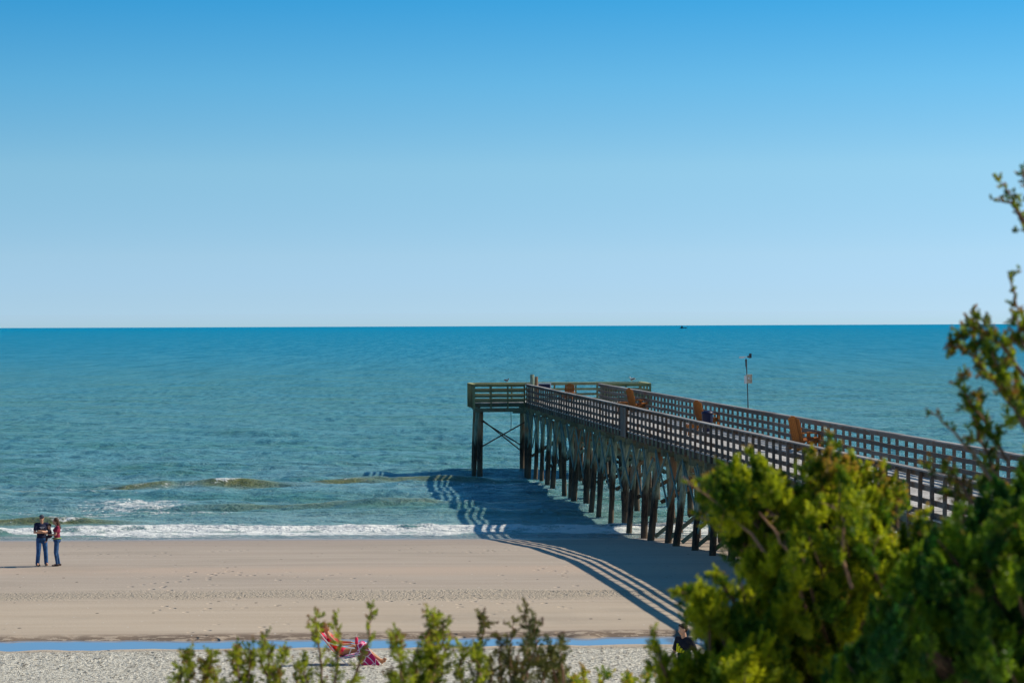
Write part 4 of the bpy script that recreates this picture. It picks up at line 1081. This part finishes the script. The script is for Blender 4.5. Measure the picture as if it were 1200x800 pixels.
polyA = [(1240, 540), (1190, 560), (1150, 570), (1110, 600), (1085, 640), (1040, 670), (1010, 720), (985, 780), (980, 850), (1330, 870), (1330, 500)]
polyA2 = [(1235, 330), (1212, 350), (1190, 385), (1160, 400), (1148, 425), (1160, 460), (1150, 500), (1135, 540), (1120, 560), (1130, 640), (1330, 680), (1330, 300)]
spA = [([(1215, 300), (1200, 262), (1187, 235), (1166, 203)], 0, .022, .008, .035), ([(1203, 262), (1185, 238), (1160, 233)], 0, .03, .004, .025),
       ([(1215, 420), (1196, 370), (1188, 345), (1181, 318)], .1, .022, .006, .035), ([(1225, 270), (1210, 232), (1200, 205), (1203, 188)], .1, .020, .007, .035),
       ([(1200, 440), (1170, 400), (1145, 385), (1118, 398), (1113, 412)], 0, .010, .010, .05), ([(1190, 470), (1165, 430), (1150, 400), (1146, 372)], .1, .010, .012, .05),
       ([(1190, 480), (1160, 440), (1138, 415), (1120, 400)], .2, .009, .016, .05), ([(1180, 540), (1158, 500), (1135, 470), (1122, 448)], 0, .010, .010, .05),
       ([(1175, 580), (1140, 530), (1110, 497), (1090, 482)], -.1, .035, .004, .03), ([(1170, 560), (1150, 520), (1142, 490), (1150, 470)], .1, .012, .012, .05),
       ([(1150, 600), (1120, 560), (1085, 548)], -.2, .014, .012, .05), ([(1210, 420), (1195, 395), (1190, 370)], -.2, .007, .02, .06), ([(1200, 500), (1175, 450), (1163, 410)], -.2, .007, .02, .06),
       ([(1160, 620), (1125, 590), (1108, 560)], .0, .010, .015, .055), ([(1120, 660), (1095, 635), (1082, 618)], .0, .010, .015, .055)]
crown_tree('cedar_tree', 'tall brown-tipped cedar at the right edge, highest of the bushes against the sky', 'tree', 11.4, [(a + 26, b_ + 8) for a, b_ in polyA2], .6, 92, 40, M['leaf_mid'], spA, 1290, crad=.12, L0=.07, tint=.5, tip=.8)
crown_tree('cedar_tree', 'broad dark green cedar filling the lower right corner', 'tree', 10.4, polyA, .75, 400, 44, M['leaf_dark'], [], 1250, crad=.125, L0=.07, tint=.45, tip=.35)
polyB = [(880, 640), (845, 610), (838, 575), (850, 552), (880, 545), (905, 565), (905, 600), (935, 600), (950, 572), (968, 535), (990, 535), (1008, 558), (1040, 566), (1060, 592), (1048, 622), (1090, 622), (1110, 700), (1060, 840), (860, 840), (872, 760), (872, 700)]
spB = [([(940, 700), (925, 650), (905, 620), (890, 600)], -.6, .09, .003, .02), ([(1000, 690), (985, 650), (990, 610), (975, 590)], -.65, .09, .003, .02), ([(1040, 700), (1020, 660), (1030, 630)], -.6, .09, .003, .02), ([(905, 610), (868, 575), (840, 560), (826, 568)], 0, .010, .012, .055), ([(905, 600), (893, 560), (878, 530)], 0, .010, .014, .055), ([(980, 580), (975, 545), (972, 512)], 0, .010, .012, .06),
       ([(1010, 590), (1005, 560), (1002, 536)], 0, .010, .014, .055), ([(960, 580), (950, 548), (953, 532)], .1, .010, .012, .055), ([(1050, 620), (1050, 590), (1062, 575)], 0, .010, .012, .05),
       ([(900, 660), (862, 640), (838, 615), (815, 600)], .1, .012, .012, .055), ([(930, 690), (880, 625), (838, 588), (800, 558)], -.3, .05, .003, .03), ([(1025, 600), (1030, 565), (1036, 550)], 0, .010, .014, .055),
       ([(915, 600), (912, 570), (908, 552)], 0, .010, .014, .055), ([(1075, 640), (1075, 615), (1090, 598)], 0, .012, .012, .05)]
crown_tree('cedar_tree', 'wide yellow-green cedar in the middle of the bushes, in front of the pier piles', 'tree', 12.6, [(a, b_ - 12) for a, b_ in polyB], .7, 390, 44, M['leaf_yellow'], spB, 985, crad=.125, L0=.085, tint=.45, tip=.55)
polyC = [(808, 694), (832, 682), (858, 690), (872, 715), (893, 740), (910, 770), (915, 850), (772, 850), (772, 786), (786, 766), (822, 768), (842, 758), (858, 740), (840, 712)]
spC = [([(830, 840), (815, 802), (805, 770)], .1, .007, .022, .06), ([(812, 840), (800, 805), (795, 774)], 0, .007, .022, .06), ([(840, 840), (826, 800), (816, 768)], 0, .007, .022, .06), ([(850, 710), (822, 695), (795, 692)], 0, .009, .014, .06), ([(860, 705), (848, 685), (840, 674)], 0, .010, .012, .055), ([(785, 815), (774, 775), (766, 740)], 0, .012, .012, .05),
       ([(880, 730), (872, 700), (868, 682)], 0, .010, .014, .055), ([(800, 830), (775, 800), (762, 780)], 0, .010, .014, .06), ]
crown_tree('cedar_tree', 'low bright yellow-green cedar just right of the person in black at the bottom', 'tree', 12.0, polyC, .45, 125, 44, M['leaf_yellow'], spC, 860, crad=.115, L0=.085, tint=.62, tip=.5)

SIDE[0] = False
def spiky_shrub(label, Yc, spikes, poly, mat, tx, ncl, tint=.5):
    sp_l = []
    cx_ = sorted(set(round(b_[0] / 55) * 55 for b_ in spikes))
    for (bx, tipx, tipy, dens, rad) in spikes:
        root_x = min(cx_, key=lambda v_: abs(v_ - bx)); b0 = root_x * .75 + bx * .25; big_ = tipy < 730
        ty = tipy + (0 if big_ else random.uniform(2, 14)); tx_ = tipx + (0 if big_ else jit(5))
        sp_l.append(([(b0, 845), (b0 * .5 + tx_ * .5 + jit(6), ty * .42 + 845 * .58), (tx_ + jit(6), ty + (845 - ty) * .28), (tx_ + jit(3), ty + (845 - ty) * .12), (tx_, ty)], jit(.35), dens * 1.0, rad * random.uniform(.5, .95), .07))
    return crown_tree('coastal_shrub', label, 'shrub', Yc, [(a, b_ + 24) for a, b_ in poly], .35, int(ncl * .62), 26, mat, sp_l, tx, crad=.085, L0=.07, tint=tint, tip=.6, group='shrubs along the bottom of the view')
sp1 = [(225, 228, 756, .010, .03), (236, 240, 770, .010, .03), (275, 277, 752, .009, .035), (295, 296, 745, .009, .035), (306, 310, 740, .016, .012), (262, 252, 762, .010, .03), (330, 334, 756, .010, .03), (322, 318, 748, .012, .02),
       (372, 371, 720, .022, .007), (396, 392, 722, .022, .007), (360, 357, 762, .014, .02), (212, 210, 778, .012, .03), (345, 347, 768, .012, .03)]
pg1 = [(215, 800), (240, 785), (270, 775), (300, 772), (335, 782), (360, 800), (395, 808), (405, 825), (410, 850), (200, 850), (205, 815)]
sp1.append((392, 436, 711, .03, .008))
spiky_shrub('olive shrub of upright sprigs at the bottom left, its tips crossing the sunbather', 15.5, sp1, pg1, M['leaf_olive'], 300, 36)
sp2 = [(470, 467, 732, .012, .025), (500, 502, 742, .009, .035), (508, 507, 720, .012, .02), (520, 520, 728, .010, .03), (535, 538, 740, .012, .025), (492, 490, 758, .009, .04), (515, 513, 752, .009, .04),
       (560, 556, 745, .014, .02), (460, 456, 785, .012, .03)]
pg2 = [(462, 800), (480, 768), (515, 765), (540, 775), (555, 800), (560, 850), (452, 850)]
spiky_shrub('dense olive green shrub of upright sprigs just right of the sunbather', 14.5, sp2, pg2, M['leaf_olive'], 505, 28, .55)
sp3 = [(575, 566, 724, .016, .016), (585, 580, 738, .018, .014), (612, 617, 706, .022, .010), (605, 600, 722, .022, .010), (622, 628, 722, .020, .012), (600, 596, 765, .012, .03), (618, 615, 748, .014, .02), (640, 643, 742, .018, .016), (655, 662, 738, .020, .014),
       (628, 632, 765, .010, .035), (572, 570, 765, .014, .02), (650, 652, 768, .014, .025)]
pg3 = [(570, 815), (585, 790), (615, 778), (650, 785), (665, 815), (670, 850), (560, 850)]
spiky_shrub('thin brownish shrub with knobbly bare twig tips at the bottom centre', 15.0, sp3, pg3, M['leaf_brown'], 615, 14)
sp4 = [(690, 688, 782, .012, .02), (710, 712, 776, .012, .02), (735, 738, 786, .012, .02), (755, 757, 780, .014, .02), (665, 668, 790, .014, .02)]
pg4 = [(660, 812), (690, 800), (730, 797), (770, 806), (775, 850), (655, 850)]
spiky_shrub('low straggly yellowish shrub at the bottom edge between the twiggy shrub and the cedars', 16.0, sp4, pg4, M['leaf_yellow'], 715, 16)
# high bare twist of twig above the sunbather
